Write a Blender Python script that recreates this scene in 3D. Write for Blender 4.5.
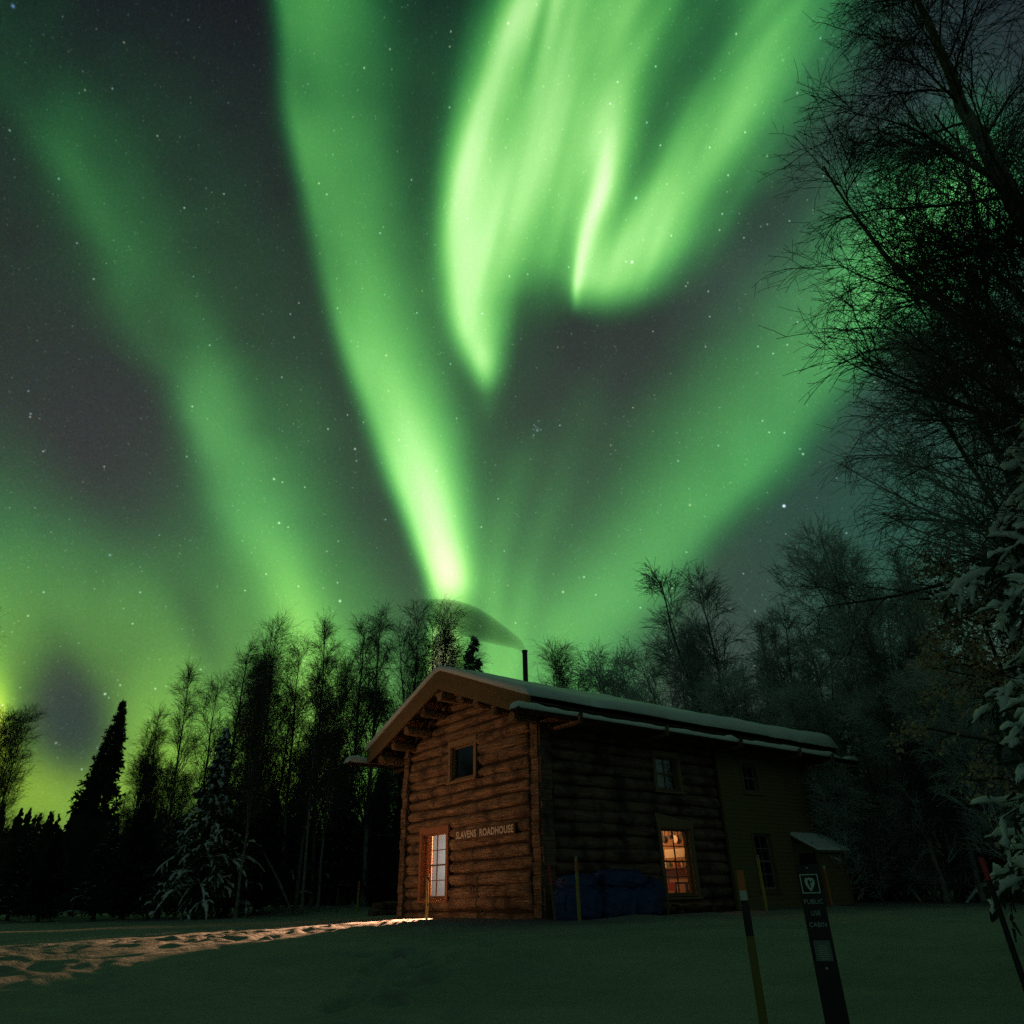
import bpy, math, random
import numpy as np
from mathutils import Matrix, Vector

for o in list(bpy.data.objects):
    bpy.data.objects.remove(o, do_unlink=True)
SC = bpy.context.scene
COL = SC.collection
RAD = math.radians

# ---------------------------------------------------------------- camera
CAM = (14.068, -11.696, 0.525)
FWD = (-0.6901906, 0.54220405, 0.47921989)
RIGHT = (0.60850376, 0.79326938, -0.02113912)
UP = (0.39161218, -0.27701709, 0.87744027)
cd = bpy.data.cameras.new('camera')
cd.sensor_width = 36.0; cd.lens = 699.74 / 1024 * 36.0; cd.clip_start = 0.05; cd.clip_end = 5000
cam = bpy.data.objects.new('camera', cd); COL.objects.link(cam)
cam.matrix_world = Matrix(((RIGHT[0], UP[0], -FWD[0], CAM[0]), (RIGHT[1], UP[1], -FWD[1], CAM[1]),
                           (RIGHT[2], UP[2], -FWD[2], CAM[2]), (0, 0, 0, 1)))
SC.camera = cam
SC.view_settings.view_transform = 'Standard'; SC.view_settings.look = 'None'
SC.view_settings.exposure = 0.0; SC.view_settings.gamma = 1.0; SC.view_settings.use_curve_mapping = False
SC.cycles.max_bounces = 6; SC.cycles.diffuse_bounces = 3; SC.cycles.glossy_bounces = 3
SC.cycles.transparent_max_bounces = 12; SC.cycles.transmission_bounces = 4; SC.cycles.volume_bounces = 1
SC.cycles.sample_clamp_indirect = 0.35
SC.cycles.use_denoising = False

# ---------------------------------------------------------------- the sky: aurora and stars, as a function of direction
def _spl(t, xs, ys):
    """smooth (monotone cubic hermite) interpolation"""
    xs = np.asarray(xs, float); ys = np.asarray(ys, float)
    h = np.diff(xs); d = np.diff(ys) / h
    m = np.zeros_like(ys); m[0] = d[0]; m[-1] = d[-1]
    m[1:-1] = (d[:-1] + d[1:]) * 0.5
    t = np.clip(t, xs[0], xs[-1])
    i = np.clip(np.searchsorted(xs, t) - 1, 0, len(h) - 1)
    s = (t - xs[i]) / h[i]
    return ((2*s**3 - 3*s**2 + 1) * ys[i] + (s**3 - 2*s**2 + s) * h[i] * m[i]
            + (-2*s**3 + 3*s**2) * ys[i+1] + (s**3 - s**2) * h[i] * m[i+1])

def _curtain(X, Y, rows, pl=2.0, pr=2.0):
    """rows: (y, x of the crest, left width, right width, strength)"""
    r = np.array(rows, float); y = r[:, 0]
    c = _spl(Y, y, r[:, 1]); wl = np.interp(Y, y, r[:, 2]); wr = np.interp(Y, y, r[:, 3])
    I = np.clip(_spl(Y, y, r[:, 4]), 0, 2)
    I = np.where((Y < y[0]) | (Y > y[-1]), I * np.exp(-(np.maximum(y[0]-Y, Y-y[-1]).clip(0) / 60.0)**2), I)
    d = X - c
    return I * np.where(d < 0, np.exp(-np.abs(d / wl)**pl), np.exp(-np.abs(d / wr)**pr))

def _blob(X, Y, x, y, sx, sy, I, a=0.0):
    ca, sa = math.cos(a), math.sin(a)
    u = ((X-x)*ca + (Y-y)*sa) / sx; v = (-(X-x)*sa + (Y-y)*ca) / sy
    return I * np.exp(-(u*u + v*v))

def _vnoise(X, Y, s, seed):
    g = np.random.default_rng(seed).random((64, 64))
    x = X / s; y = Y / s
    xi = np.floor(x).astype(int); yi = np.floor(y).astype(int); fx = x - xi; fy = y - yi
    fx = fx*fx*(3-2*fx); fy = fy*fy*(3-2*fy)
    a = g[yi % 64, xi % 64]; b = g[yi % 64, (xi+1) % 64]; c = g[(yi+1) % 64, xi % 64]; d = g[(yi+1) % 64, (xi+1) % 64]
    return (a*(1-fx)+b*fx)*(1-fy) + (c*(1-fx)+d*fx)*fy - 0.5

def aurora(X, Y):
    """X, Y: coordinates on a flat chart of the sky (gnomonic, 700 units per unit tangent). Returns display sRGB."""
    sm = lambda a, b, v: (lambda t: t*t*(3-2*t))(np.clip((v-a)/(b-a), 0, 1))
    wob = 10*_vnoise(X, Y, 90, 5)
    Xw = X + wob
    T = np.zeros_like(X)
    # main curtain, sharp on its left side
    T += _curtain(Xw, Y, [(-200,225,26,90,.36),(0,288,20,84,.44),(120,300,20,80,.45),(200,316,20,80,.46),(300,344,20,76,.51),(360,364,20,70,.62),
        (430,389,20,62,.72),(490,409,20,52,.80),(540,424,17,44,.82),(580,437,15,36,.86),(606,440,14,32,.60),(640,436,12,26,.72),(680,434,12,24,.90),(760,432,12,24,.5)], 2.4, 2.6)
    T += _curtain(Xw, Y, [(360,395,18,30,.0),(450,415,18,30,.12),(520,432,14,24,.22),(575,445,12,18,.26),(600,447,12,18,.05)])
    T += _curtain(Xw, Y, [(-200,300,60,150,.14),(0,360,60,130,.13),(300,430,70,110,.16),(450,470,70,90,.17),(600,490,60,90,.17),(700,480,60,90,.15)])
    # folded central curtain: outer left rim with its bright edge
    yb = _spl(X, [380,440,470,488,505,520,545,572,590,640,690,730,760,800,840,900], [300,345,375,394,362,314,300,302,306,302,276,244,210,160,118,40])
    soft = np.interp(X, [440,488,505,545,575,600,700,800], [40,44,64,50,22,26,46,54])
    low = sm(-soft, soft, yb - Y)
    S = _curtain(Xw, Y, [(-250,600,50,130,.3),(-60,545,42,120,.42),(0,512,34,110,.50),(70,485,28,90,.50),(150,462,22,80,.60),(230,452,18,60,.62),(290,457,17,44,.58),(340,470,18,36,.60),(372,484,18,26,.56),(396,490,16,18,.2)], 2, 1.7)
    S += _curtain(Xw, Y, [(-250,600,30,50,.2),(-30,540,18,30,.36),(20,516,16,24,.44),(70,496,14,24,.28),(130,474,13,24,.24),(200,461,13,24,.20),(300,466,13,22,.16),(350,480,12,14,.14)])
    S += _curtain(Xw, Y, [(0,580,60,70,.12),(80,562,60,70,.32),(140,548,54,70,.42),(200,525,44,70,.42),(250,500,30,66,.32),(300,488,20,30,.16)])
    S += _curtain(Xw, Y, [(-250,760,160,180,.3),(0,660,150,150,.40),(100,630,150,150,.42),(200,590,120,130,.42),(290,580,110,110,.40),(340,560,60,60,.2)])
    # bright ray in the fold
    S += _curtain(Xw, Y, [(-200,680,30,36,.05),(20,640,26,30,.10),(90,622,22,26,.22),(150,606,19,24,.36),(190,598,16,20,.46),(230,586,14,18,.36),(265,580,11,16,.30),(292,575,8,12,.2)])
    S += _curtain(Xw, Y, [(120,612,6,8,.0),(160,604,8,9,.18),(190,598,8,8,.26),(230,584,7,8,.26),(265,577,5,6,.34),(292,573,4,5,.3)])
    S += _curtain(Xw, Y, [(-200,870,50,60,.32),(0,780,50,52,.30),(80,744,48,50,.34),(150,702,46,50,.38),(200,664,44,54,.42),(240,634,38,60,.42),(275,604,26,60,.40)])
    S += _curtain(Xw, Y, [(0,840,60,60,.14),(100,790,60,60,.2),(200,720,60,60,.16),(260,660,60,60,.1)])
    S -= _curtain(Xw, Y, [(-200,720,34,40,.05),(0,676,36,40,.11),(80,662,32,32,.13),(150,646,24,26,.12),(200,626,14,18,.06),(240,606,10,12,.02)])
    S -= _blob(X, Y, 716, 60, 30, 90, .10, .3) + _blob(X, Y, 505, 300, 26, 40, .10)
    lean = X - (300-Y)*np.interp(X, [440, 580, 800], [.26, .24, .55])
    S *= 1 + (.34*_vnoise(lean, Y*.10, 26, 31) + .22*_vnoise(lean, Y*.08, 11, 32)) * np.clip((330-Y)/120, .25, 1)
    T += S * low
    # lower right band
    T += _curtain(Xw, Y, [(200,940,110,60,.40),(300,872,110,54,.38),(350,838,106,50,.38),(400,800,100,46,.39),(450,764,94,44,.40),(500,722,88,42,.40),(550,678,84,44,.37),(600,640,84,48,.36),(650,600,90,60,.30),(720,550,100,80,.26)])
    T += _curtain(Xw, Y, [(200,760,110,120,.0),(330,740,90,90,.08),(450,660,80,80,.12),(560,600,70,70,.15),(650,550,60,60,.15)])
    T *= 1 + .16*_vnoise(X - (600-Y)*.05, Y*.2, 40, 33)
    # faint verticals over the cabin
    T += _curtain(Xw, Y, [(400,560,20,20,.0),(480,515,22,22,.10),(560,497,17,17,.18),(610,492,14,16,.24),(680,488,14,16,.2)])
    T += _curtain(Xw, Y, [(360,600,26,26,.05),(480,560,22,24,.08),(560,528,16,18,.12),(610,520,14,16,.16),(680,510,14,14,.16)])
    # left diffuse band
    T += _curtain(Xw, Y, [(-100,-80,60,60,.1),(60,0,50,70,.12),(120,45,42,60,.18),(190,88,38,56,.24),(240,110,34,56,.28),(280,128,36,54,.20),(330,155,36,60,.16),(380,186,30,54,.26),(430,206,28,50,.34),(480,226,34,64,.28),(540,256,36,66,.28),(590,280,36,60,.30),(630,300,34,50,.34),(680,312,44,60,.30),(760,322,50,70,.25)])
    T += _curtain(Xw, Y, [(300,120,70,90,.05),(420,260,60,80,.08),(520,300,60,80,.10),(600,340,70,80,.14),(680,380,80,80,.16),(760,380,90,90,.15)])
    T += _curtain(Xw, Y, [(-50,40,110,150,.02),(100,150,110,120,.07),(250,200,90,110,.10),(400,290,70,90,.10),(520,340,60,70,.08)])
    L0 = (X < 420); T = np.where(L0, T*(1 + .55*_vnoise(X + (Y-400)*-.35, Y*.55, 46, 41)*np.clip((420-X)/120, 0, 1)), T)
    # low glow over the treeline
    T += _blob(X, Y, 60, 640, 230, 110, .26) + _blob(X, Y, 150, 745, 100, 70, .26) + _blob(X, Y, -60, 540, 150, 110, .20) + _blob(X, Y, 200, 560, 90, 90, .10)
    T += _blob(X, Y, 245, 680, 90, 90, .14) + _blob(X, Y, 330, 700, 140, 70, .14) + _blob(X, Y, -6, 722, 18, 50, .60) + _blob(X, Y, 60, 800, 160, 60, .34)
    T += _blob(X, Y, 300, 790, 90, 60, .30) + _blob(X, Y, -200, 700, 160, 150, .30) + _blob(X, Y, 30, 220, 120, 160, .05)
    T -= _blob(X, Y, 74, 722, 40, 56, .38, -.35) + _blob(X, Y, 204, 640, 20, 60, .12, -.35) + _blob(X, Y, 100, 480, 90, 40, .06, .8) + _blob(X, Y, 60, 660, 22, 40, .10, -.3)
    T += _blob(X, Y, 985, 180, 40, 70, .34) + _blob(X, Y, 930, 280, 90, 80, .22)
    T += (_vnoise(X, Y, 60, 8)*.05 + _vnoise(X, Y, 24, 9)*.022) * (T > .05)
    T = np.clip(T, 0, 1.5)
    # base night colour: blackish violet high up, grey-green low down and to the right
    v = np.clip(Y / 700, -0.4, 1.2)[..., None]
    base = np.array([27., 28., 34.]) * (1-v.clip(0, 1)) + np.array([64., 74., 66.]) * v.clip(0, 1)
    warm = (_blob(X, Y, 110, 430, 150, 120, 1) + _blob(X, Y, 640, 370, 180, 80, 1) + _blob(X, Y, 560, 520, 120, 100, .8))[..., None]
    base = base + warm * np.array([5., 0., 4.])
    teal = (_blob(X, Y, 860, 560, 150, 170, 1) + _blob(X, Y, 960, 300, 120, 400, .7))[..., None]
    base = base + teal * np.array([-8., 14., 8.])
    grey = (_blob(X, Y, 740, 280, 80, 60, 1) + 2.0*_blob(X, Y, 930, 120, 170, 220, 1))[..., None]
    base = base + grey * np.array([10., 12., 12.])
    # aurora colour by strength
    tt = np.array([0, .12, .25, .45, .62, .8, 1.0, 1.2, 1.5])
    R = np.interp(T, tt, [0, 2, 10, 34, 58, 94, 138, 174, 208]); G = np.interp(T, tt, [0, 22, 52, 100, 136, 172, 204, 222, 225]); B = np.interp(T, tt, [0, 4, 13, 32, 47, 70, 106, 138, 178])
    yel = np.clip((Y - 520) / 260, 0, 1) * np.clip(1 - X / 620, 0, 1)
    R = R + yel * T.clip(0, 1) * 86; B = B - yel * T.clip(0, 1) * 84
    hi = np.clip((300 - Y) / 300, 0, 1) * np.clip(1-T, 0, 1)*np.clip(T*3,0,1)
    R = R - 10*hi; B = B + 3*hi
    col = (base + np.stack([R, G, B], -1)).clip(8, 255)
    # the cloud bank low in the west
    c = (_blob(X, Y, 74, 728, 38, 46, .75, -.35))[..., None]
    col = col*(1-c) + np.array([54., 70., 62.])*c
    # outside the display only a faint glow
    out = np.maximum(np.maximum(-X-80, X-1150), np.maximum(-Y-150, Y-1100)).clip(0)
    k = np.exp(-(out/160.0)**2)[..., None]
    col = col*k + np.array([24., 32., 32.])*(1-k)
    return np.clip(col, 0, 255) / 255.0

def build_world():
    W, H = 6144, 3072
    # chart of the sky: flat map of the directions round one point of the sky, sampled once
    g = 2.0
    cx = np.arange(-900, 1924, g); cy = np.arange(-900, 1500, g)
    CX, CY = np.meshgrid(cx, cy)
    chart = aurora(CX, CY).astype(np.float32)
    F = np.array(FWD); R_ = np.array(RIGHT); U_ = np.array(UP)      # the aurora's own bearings in the sky
    img = np.empty((H, W, 3), np.float32); img[:] = np.array([24., 32., 32.]) / 255
    lon = (0.5 - (np.arange(W) + .5) / W) * 2 * math.pi
    rng = np.random.default_rng(3)
    for r0 in range(0, H, 256):
        lat = ((np.arange(r0, min(H, r0+256)) + .5) / H - .5) * math.pi
        dx = np.cos(lat)[:, None]*np.cos(lon); dy = np.cos(lat)[:, None]*np.sin(lon); dz = np.sin(lat)[:, None] + 0*lon
        w = dx*F[0]+dy*F[1]+dz*F[2]
        ok = w > 0.25
        ww = np.where(ok, w, 1)
        X = 512 + 699.74*(dx*R_[0]+dy*R_[1]+dz*R_[2])/ww; Y = 512 - 699.74*(dx*U_[0]+dy*U_[1]+dz*U_[2])/ww
        ok &= (X > cx[0]) & (X < cx[-2]) & (Y > cy[0]) & (Y < cy[-2])
        fx = np.where(ok, (X-cx[0])/g, 0); fy = np.where(ok, (Y-cy[0])/g, 0)
        xi = fx.astype(int); yi = fy.astype(int); fx = (fx-xi)[..., None]; fy = (fy-yi)[..., None]
        v = (chart[yi, xi]*(1-fx)+chart[yi, xi+1]*fx)*(1-fy)+(chart[yi+1, xi]*(1-fx)+chart[yi+1, xi+1]*fx)*fy
        img[r0:r0+256] = np.where(ok[..., None], v, img[r0:r0+256])
    # low glow added to the unseen sky behind the viewer, lighting upright faces
    lat = ((np.arange(H)+.5)/H-.5)*180; back = (np.cos(lon-math.atan2(F[1], F[0])+math.pi)*.5+.5)[None]
    gl = (np.exp(-((lat-16)/17)**2))[:, None]*np.clip((back-.30)/.3, 0, 1)
    img = (img + (gl[..., None]*np.array([50., 74., 62.])/255).astype(np.float32)).astype(np.float32)
    below = int(H*.5) - 40
    img[:below] = np.array([6., 8., 8.]) / 255
    # faint grain like sensor noise
    img += rng.normal(0, .011, img.shape).astype(np.float32) + rng.normal(0, .010, img.shape[:2]).astype(np.float32)[..., None]
    # stars
    def star(d, amp, col, s=.62):
        lat = math.asin(d[2]); lo = math.atan2(d[1], d[0])
        u = (0.5 - lo/(2*math.pi)) * W - .5; v = (lat/math.pi + .5) * H - .5
        k = 1/max(.2, math.cos(lat)); ry = int(3*s+1); rx = int(3*s*k+1)
        yi = np.arange(int(v)-ry, int(v)+ry+2); xi = np.arange(int(u)-rx, int(u)+rx+2)
        gss = np.exp(-((yi-v)[:, None]/s)**2/2) * np.exp(-((xi-u)[None]/(s*k))**2/2)
        yy = np.clip(yi, 0, H-1)[:, None]; xx = (xi % W)[None]
        img[yy, xx] += (gss[..., None] * amp * np.array(col)).astype(np.float32)
    n = 60000
    z = rng.uniform(0.02, 1, n); a = rng.uniform(0, 2*math.pi, n); q = np.sqrt(1-z*z)
    mag = rng.pareto(1.8, n)*.050 + .042
    cols = [(1, 1, 1), (.85, .92, 1.0), (1, .93, .8), (.8, .88, 1.05), (1.0, .85, .75)]
    for i in range(n):
        m = float(mag[i]); c = cols[int(rng.integers(0, 5))]
        star((q[i]*math.cos(a[i]), q[i]*math.sin(a[i]), z[i]), min(m, .6), c, .46 + (min(m, 1.5) > .45)*.14)
    named = [(784, 506, 1.5, (.8, .88, 1.1), 1.1), (632, 262, .7, (.9, 1, 1), .95), (636, 198, .6, (.7, .9, 1), .95), (340, 601, .7, (.8, .95, 1), 1.0),
             (13, 6, .6, (.5, .6, 1), 1.1), (105, 694, .6, (1, 1, 1), .85), (56, 743, .4, (1, .95, .9), .8), (274, 479, .6, (.9, 1, .9), .9), (279, 523, .6, (1, .95, .9), .9),
             (355, 449, .6, (1, 1, .9), .9), (328, 429, .5, (1, 1, 1), .8), (803, 454, .6, (1, 1, .9), .85), (800, 449, .4, (.9, .9, 1), .8), (563, 592, .5, (1, .95, .8), .9),
             (584, 577, .5, (1, 1, 1), .8), (690, 505, .45, (1, .7, .5), .9), (110, 555, .4, (.6, .7, 1), .9), (730, 609, .4, (1, 1, 1), .8), (755, 611, .4, (1, .9, .8), .8)]
    for k in range(9):
        named.append((538 + rng.normal(0, 3.4), 428 + rng.normal(0, 3.0), .22 + .2*rng.random(), (.75, .85, 1.05), .7))
    for (px, py, m, c, s) in named:
        d = F + (px-512)/699.74*R_ - (py-512)/699.74*U_; d /= np.linalg.norm(d)
        star(d, m, c, s*1.0)
    np.clip(img, 0, 1, out=img)
    im = bpy.data.images.new('night_sky', W, H, alpha=False, float_buffer=False)
    buf = np.ones((H, W, 4), np.float32); buf[..., :3] = img
    im.pixels.foreach_set(buf.ravel()); im.update(); im.pack()
    del buf, img
    w = bpy.data.worlds.new('World'); SC.world = w; w.use_nodes = True
    nt = w.node_tree; nt.nodes.clear()
    tc = nt.nodes.new('ShaderNodeTexCoord'); env = nt.nodes.new('ShaderNodeTexEnvironment'); bg = nt.nodes.new('ShaderNodeBackground'); out = nt.nodes.new('ShaderNodeOutputWorld')
    env.image = im; env.interpolation = 'Linear'
    nt.links.new(tc.outputs['Generated'], env.inputs['Vector']); nt.links.new(env.outputs['Color'], bg.inputs['Color']); nt.links.new(bg.outputs[0], out.inputs['Surface'])
    bg.inputs['Strength'].default_value = 1.0
    w.cycles.sampling_method = 'MANUAL'; w.cycles.sample_map_resolution = 1024
build_world()

def lamp(name, kind, loc, power, color, size=.1, target=None, spot=None, blend=.2):
    l = bpy.data.lights.new(name, kind); l.energy = power; l.color = color
    if kind == 'AREA': l.size = size
    else: l.shadow_soft_size = size
    if spot: l.spot_size = RAD(spot); l.spot_blend = blend
    o = bpy.data.objects.new(name, l); COL.objects.link(o); o.location = loc
    if target: o.rotation_euler = (Vector(target)-Vector(loc)).to_track_quat('-Z', 'Y').to_euler()
    return o
# the lamp in the front room shines out of the front window; one hangs by the side window; a yard lamp stands off to the left, low on the snow
lamp('front_room_lamp', 'SPOT', (-6.27, 2.40, 2.05), 27000, (1, .47, .24), .04, (-4.66, 0, 1.62), 58, .75)
lamp('front_room_fill', 'POINT', (-5.55, 2.3, 1.5), 30, (1, .93, .84), .08)  # fill light added to brighten the room behind the front window
lamp('side_room_lamp', 'POINT', (-2.6, 5.6, 2.15), 75, (1, .45, .16), .08)
lamp('yard_lamp', 'SPOT', (-10.0, -11.4, 0.22), 1450, (1, .49, .24), .04, (-3.9, 0, 2.7), 42, 1.0)

# ---------------------------------------------------------------- helpers
def tag(o, label=None, cat=None, group=None, kind=None):
    if label: o['label'] = label
    if cat: o['category'] = cat
    if group: o['group'] = group
    if kind: o['kind'] = kind
    return o
def empty(name, loc=(0, 0, 0), rz=0.0, s=1.0):
    o = bpy.data.objects.new(name, None); COL.objects.link(o); o.location = loc; o.rotation_euler = (0, 0, rz)
    o.scale = (s, s, s) if not hasattr(s, '__len__') else s
    o.empty_display_size = .2
    return o
def link(name, me, m, parent=None, smooth=False):
    if m and not me.materials:
        for q in (m if isinstance(m, (list, tuple)) else [m]): me.materials.append(q)
    if smooth: me.polygons.foreach_set('use_smooth', np.ones(len(me.polygons), bool))
    o = bpy.data.objects.new(name, me); COL.objects.link(o)
    if parent: o.parent = parent
    return o
def np_mesh(name, V, F):
    """V (n,3), F (m,k) all faces with the same number of corners"""
    V = np.ascontiguousarray(V, np.float32); F = np.ascontiguousarray(F, np.int32)
    me = bpy.data.meshes.new(name); me.vertices.add(len(V)); me.vertices.foreach_set('co', V.ravel())
    me.loops.add(F.size); me.polygons.add(len(F))
    me.loops.foreach_set('vertex_index', F.ravel()); me.polygons.foreach_set('loop_start', np.arange(len(F), dtype=np.int32)*F.shape[1])
    me.update(calc_edges=True); return me
class MB:
    def __init__(s): s.v = []; s.f = []; s.m = []
    def add(s, V, F, m=0):
        b = len(s.v); s.v += [tuple(map(float, q)) for q in V]; s.f += [tuple(b+i for i in q) for q in F]; s.m += [m]*len(F)
    def box(s, x0, x1, y0, y1, z0, z1, m=0, bev=0.0):
        V = [(x0, y0, z0), (x1, y0, z0), (x1, y1, z0), (x0, y1, z0), (x0, y0, z1), (x1, y0, z1), (x1, y1, z1), (x0, y1, z1)]
        s.add(V, [(0, 3, 2, 1), (4, 5, 6, 7), (0, 1, 5, 4), (1, 2, 6, 5), (2, 3, 7, 6), (3, 0, 4, 7)], m)
    def hexa(s, V, m=0):
        s.add(V, [(0, 3, 2, 1), (4, 5, 6, 7), (0, 1, 5, 4), (1, 2, 6, 5), (2, 3, 7, 6), (3, 0, 4, 7)], m)
    def prism(s, poly, axis, a, b, m=0):
        """poly: 2-D points on the plane normal to axis, stretched from a to b"""
        n = len(poly)
        def P(q, c): return {0: (c, q[0], q[1]), 1: (q[0], c, q[1]), 2: (q[0], q[1], c)}[axis]
        V = [P(q, a) for q in poly] + [P(q, b) for q in poly]
        F = [tuple(range(n))[::-1], tuple(range(n, 2*n))] + [(i, (i+1) % n, n+(i+1) % n, n+i) for i in range(n)]
        s.add(V, F, m)
    def tube(s, pts, rad, sides=10, m=0, cap=True):
        pts = [Vector(p) for p in pts]; n = len(pts); b = len(s.v)
        if not hasattr(rad, '__len__'): rad = [rad]*n
        up = Vector((0, 0, 1))
        for i, p in enumerate(pts):
            t = (pts[min(i+1, n-1)]-pts[max(i-1, 0)]).normalized()
            a = t.cross(up if abs(t.z) < .9 else Vector((1, 0, 0))).normalized(); c = a.cross(t)
            for k in range(sides):
                q = p + (a*math.cos(2*math.pi*k/sides)+c*math.sin(2*math.pi*k/sides))*rad[i]
                s.v.append(tuple(q))
        for i in range(n-1):
            for k in range(sides):
                s.f.append((b+i*sides+k, b+i*sides+(k+1) % sides, b+(i+1)*sides+(k+1) % sides, b+(i+1)*sides+k)); s.m.append(m)
        if cap:
            s.f.append(tuple(b+k for k in range(sides))[::-1]); s.m.append(m)
            s.f.append(tuple(b+(n-1)*sides+k for k in range(sides))); s.m.append(m)
    def log(s, p0, p1, r, seed, axis, step=.22, sides=12, m=0, amp=.10):
        """a peeled log lying along x (0) or y (1), its girth wandering, its ends rough"""
        g = np.random.default_rng(seed); L = abs(p1-p0[axis]); n = max(3, int(L/step)+1)
        b = len(s.v); ph = g.random(6)*6.28; sag = g.normal(0, .006)
        tt = np.linspace(0, 1, n); lob = g.normal(0, 1, (n, sides))
        for i, t in enumerate(tt):
            u = p0[axis] + (p1-p0[axis])*t
            rr = r*(1 + amp*.5*math.sin(u*1.1+ph[0]) + amp*.35*math.sin(u*2.9+ph[1]) + amp*.2*math.sin(u*7+ph[2]))
            dz = .012*math.sin(u*.9+ph[3]) + sag
            if i in (0, n-1): rr *= .93
            for k in range(sides):
                a = 2*math.pi*k/sides
                q = rr*(1 + amp*.28*math.sin(3*a+ph[4]+u*1.3)+.022*lob[i, k])
                c = [0, 0, p0[2] + dz + q*math.sin(a)]; c[axis] = u; c[1-axis] = p0[1-axis] + q*math.cos(a)
                s.v.append(tuple(c))
        fl = (lambda f: f) if (axis == 0) == (p1 > p0[axis]) else (lambda f: f[::-1])
        for i in range(n-1):
            for k in range(sides):
                s.f.append(fl((b+i*sides+k, b+i*sides+(k+1) % sides, b+(i+1)*sides+(k+1) % sides, b+(i+1)*sides+k))); s.m.append(m)
        s.f.append(fl(tuple(b+k for k in range(sides))[::-1])); s.m.append(m)
        s.f.append(fl(tuple(b+(n-1)*sides+k for k in range(sides)))); s.m.append(m)
    def build(s, name, m, parent=None, smooth=False):
        me = bpy.data.meshes.new(name); me.from_pydata(s.v, [], s.f); me.update()
        ms = m if isinstance(m, (list, tuple)) else [m]
        for q in ms: me.materials.append(q)
        if len(ms) > 1: me.polygons.foreach_set('material_index', np.array(s.m, np.int32))
        o = link(name, me, None, parent)
        if smooth:
            me.polygons.foreach_set('use_smooth', np.array([len(f) == 4 for f in s.f], bool))
        return o

def mat(name, base, rough=.8, spec=.3, var=None, scale=4.0, stretch=(1, 1, 1), bump=0.0, bscale=None, bstretch=None, metal=0.0, detail=5, bdist=.02, extra=None):
    """principled material with noise-varied colour between base and var, and a noise bump"""
    m = bpy.data.materials.new(name); m.use_nodes = True; nt = m.node_tree; N = nt.nodes; L = nt.links
    p = N['Principled BSDF']; p.inputs['Base Color'].default_value = (*base, 1); p.inputs['Roughness'].default_value = rough
    p.inputs['Specular IOR Level'].default_value = spec; p.inputs['Metallic'].default_value = metal
    tc = N.new('ShaderNodeTexCoord')
    def noise(sc, st, det=detail):
        mp = N.new('ShaderNodeMapping'); mp.inputs['Scale'].default_value = st; L.new(tc.outputs['Object'], mp.inputs['Vector'])
        n = N.new('ShaderNodeTexNoise'); n.inputs['Scale'].default_value = sc; n.inputs['Detail'].default_value = det; n.inputs['Roughness'].default_value = .62
        L.new(mp.outputs[0], n.inputs['Vector']); return n
    if var:
        n = noise(scale, stretch); r = N.new('ShaderNodeValToRGB'); e = r.color_ramp.elements
        e[0].position = .32; e[0].color = (*base, 1); e[1].position = .68; e[1].color = (*var, 1)
        L.new(n.outputs['Fac'], r.inputs[0]); c = r.outputs[0]
        if extra:       # a second, larger patchiness
            n2 = noise(extra[1], (1, 1, 1), 3); mx = N.new('ShaderNodeMix'); mx.data_type = 'RGBA'
            r2 = N.new('ShaderNodeValToRGB'); r2.color_ramp.elements[0].position = .45; r2.color_ramp.elements[1].position = .65
            L.new(n2.outputs['Fac'], r2.inputs[0]); L.new(r2.outputs[0], mx.inputs[0]); L.new(c, mx.inputs[6]); mx.inputs[7].default_value = (*extra[0], 1)
            c = mx.outputs[2]
        L.new(c, p.inputs['Base Color'])
    if bump:
        n = noise(bscale or scale, bstretch or stretch, 6); b = N.new('ShaderNodeBump'); b.inputs['Strength'].default_value = bump; b.inputs['Distance'].default_value = bdist
        L.new(n.outputs['Fac'], b.inputs['Height']); L.new(b.outputs[0], p.inputs['Normal'])
    return m
def glass_mat(name, tint=(1, 1, 1), refl=.10):
    m = bpy.data.materials.new(name); m.use_nodes = True; nt = m.node_tree; nt.nodes.clear()
    o = nt.nodes.new('ShaderNodeOutputMaterial'); mx = nt.nodes.new('ShaderNodeMixShader'); t = nt.nodes.new('ShaderNodeBsdfTransparent'); g = nt.nodes.new('ShaderNodeBsdfGlossy')
    t.inputs[0].default_value = (*tint, 1); g.inputs['Roughness'].default_value = .04; mx.inputs[0].default_value = refl
    nt.links.new(t.outputs[0], mx.inputs[1]); nt.links.new(g.outputs[0], mx.inputs[2]); nt.links.new(mx.outputs[0], o.inputs[0]); return m

M = {}
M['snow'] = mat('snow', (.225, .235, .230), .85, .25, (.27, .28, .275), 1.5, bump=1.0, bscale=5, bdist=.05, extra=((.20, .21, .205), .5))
M['roof_snow'] = mat('roof_snow', (.80, .84, .85), .8, .3, (.86, .88, .88), 3, bump=.5, bscale=14, bdist=.02)
M['log_x'] = mat('peeled_log', (.055, .032, .022), .82, .25, (.50, .31, .18), 3.4, (.4, 9, 9), bump=1.0, bscale=7, bstretch=(.5, 6, 6), bdist=.05, extra=((.10, .065, .045), 1.9))
M['log_y'] = mat('weathered_log', (.13, .07, .05), .85, .2, (.30, .17, .125), 3.0, (5, .35, 5), bump=.9, bscale=5, bstretch=(6, .5, 6), bdist=.03, extra=((.06, .038, .028), 1.6))
M['end_grain'] = mat('log_end', (.11, .065, .04), .9, .2, (.2, .12, .075), 14, (1, 1, 4), bump=.8, bscale=18, bdist=.02)
M['chink'] = mat('chinking', (.035, .024, .018), .95, .1, (.06, .04, .03), 9, bump=.5)
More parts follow.
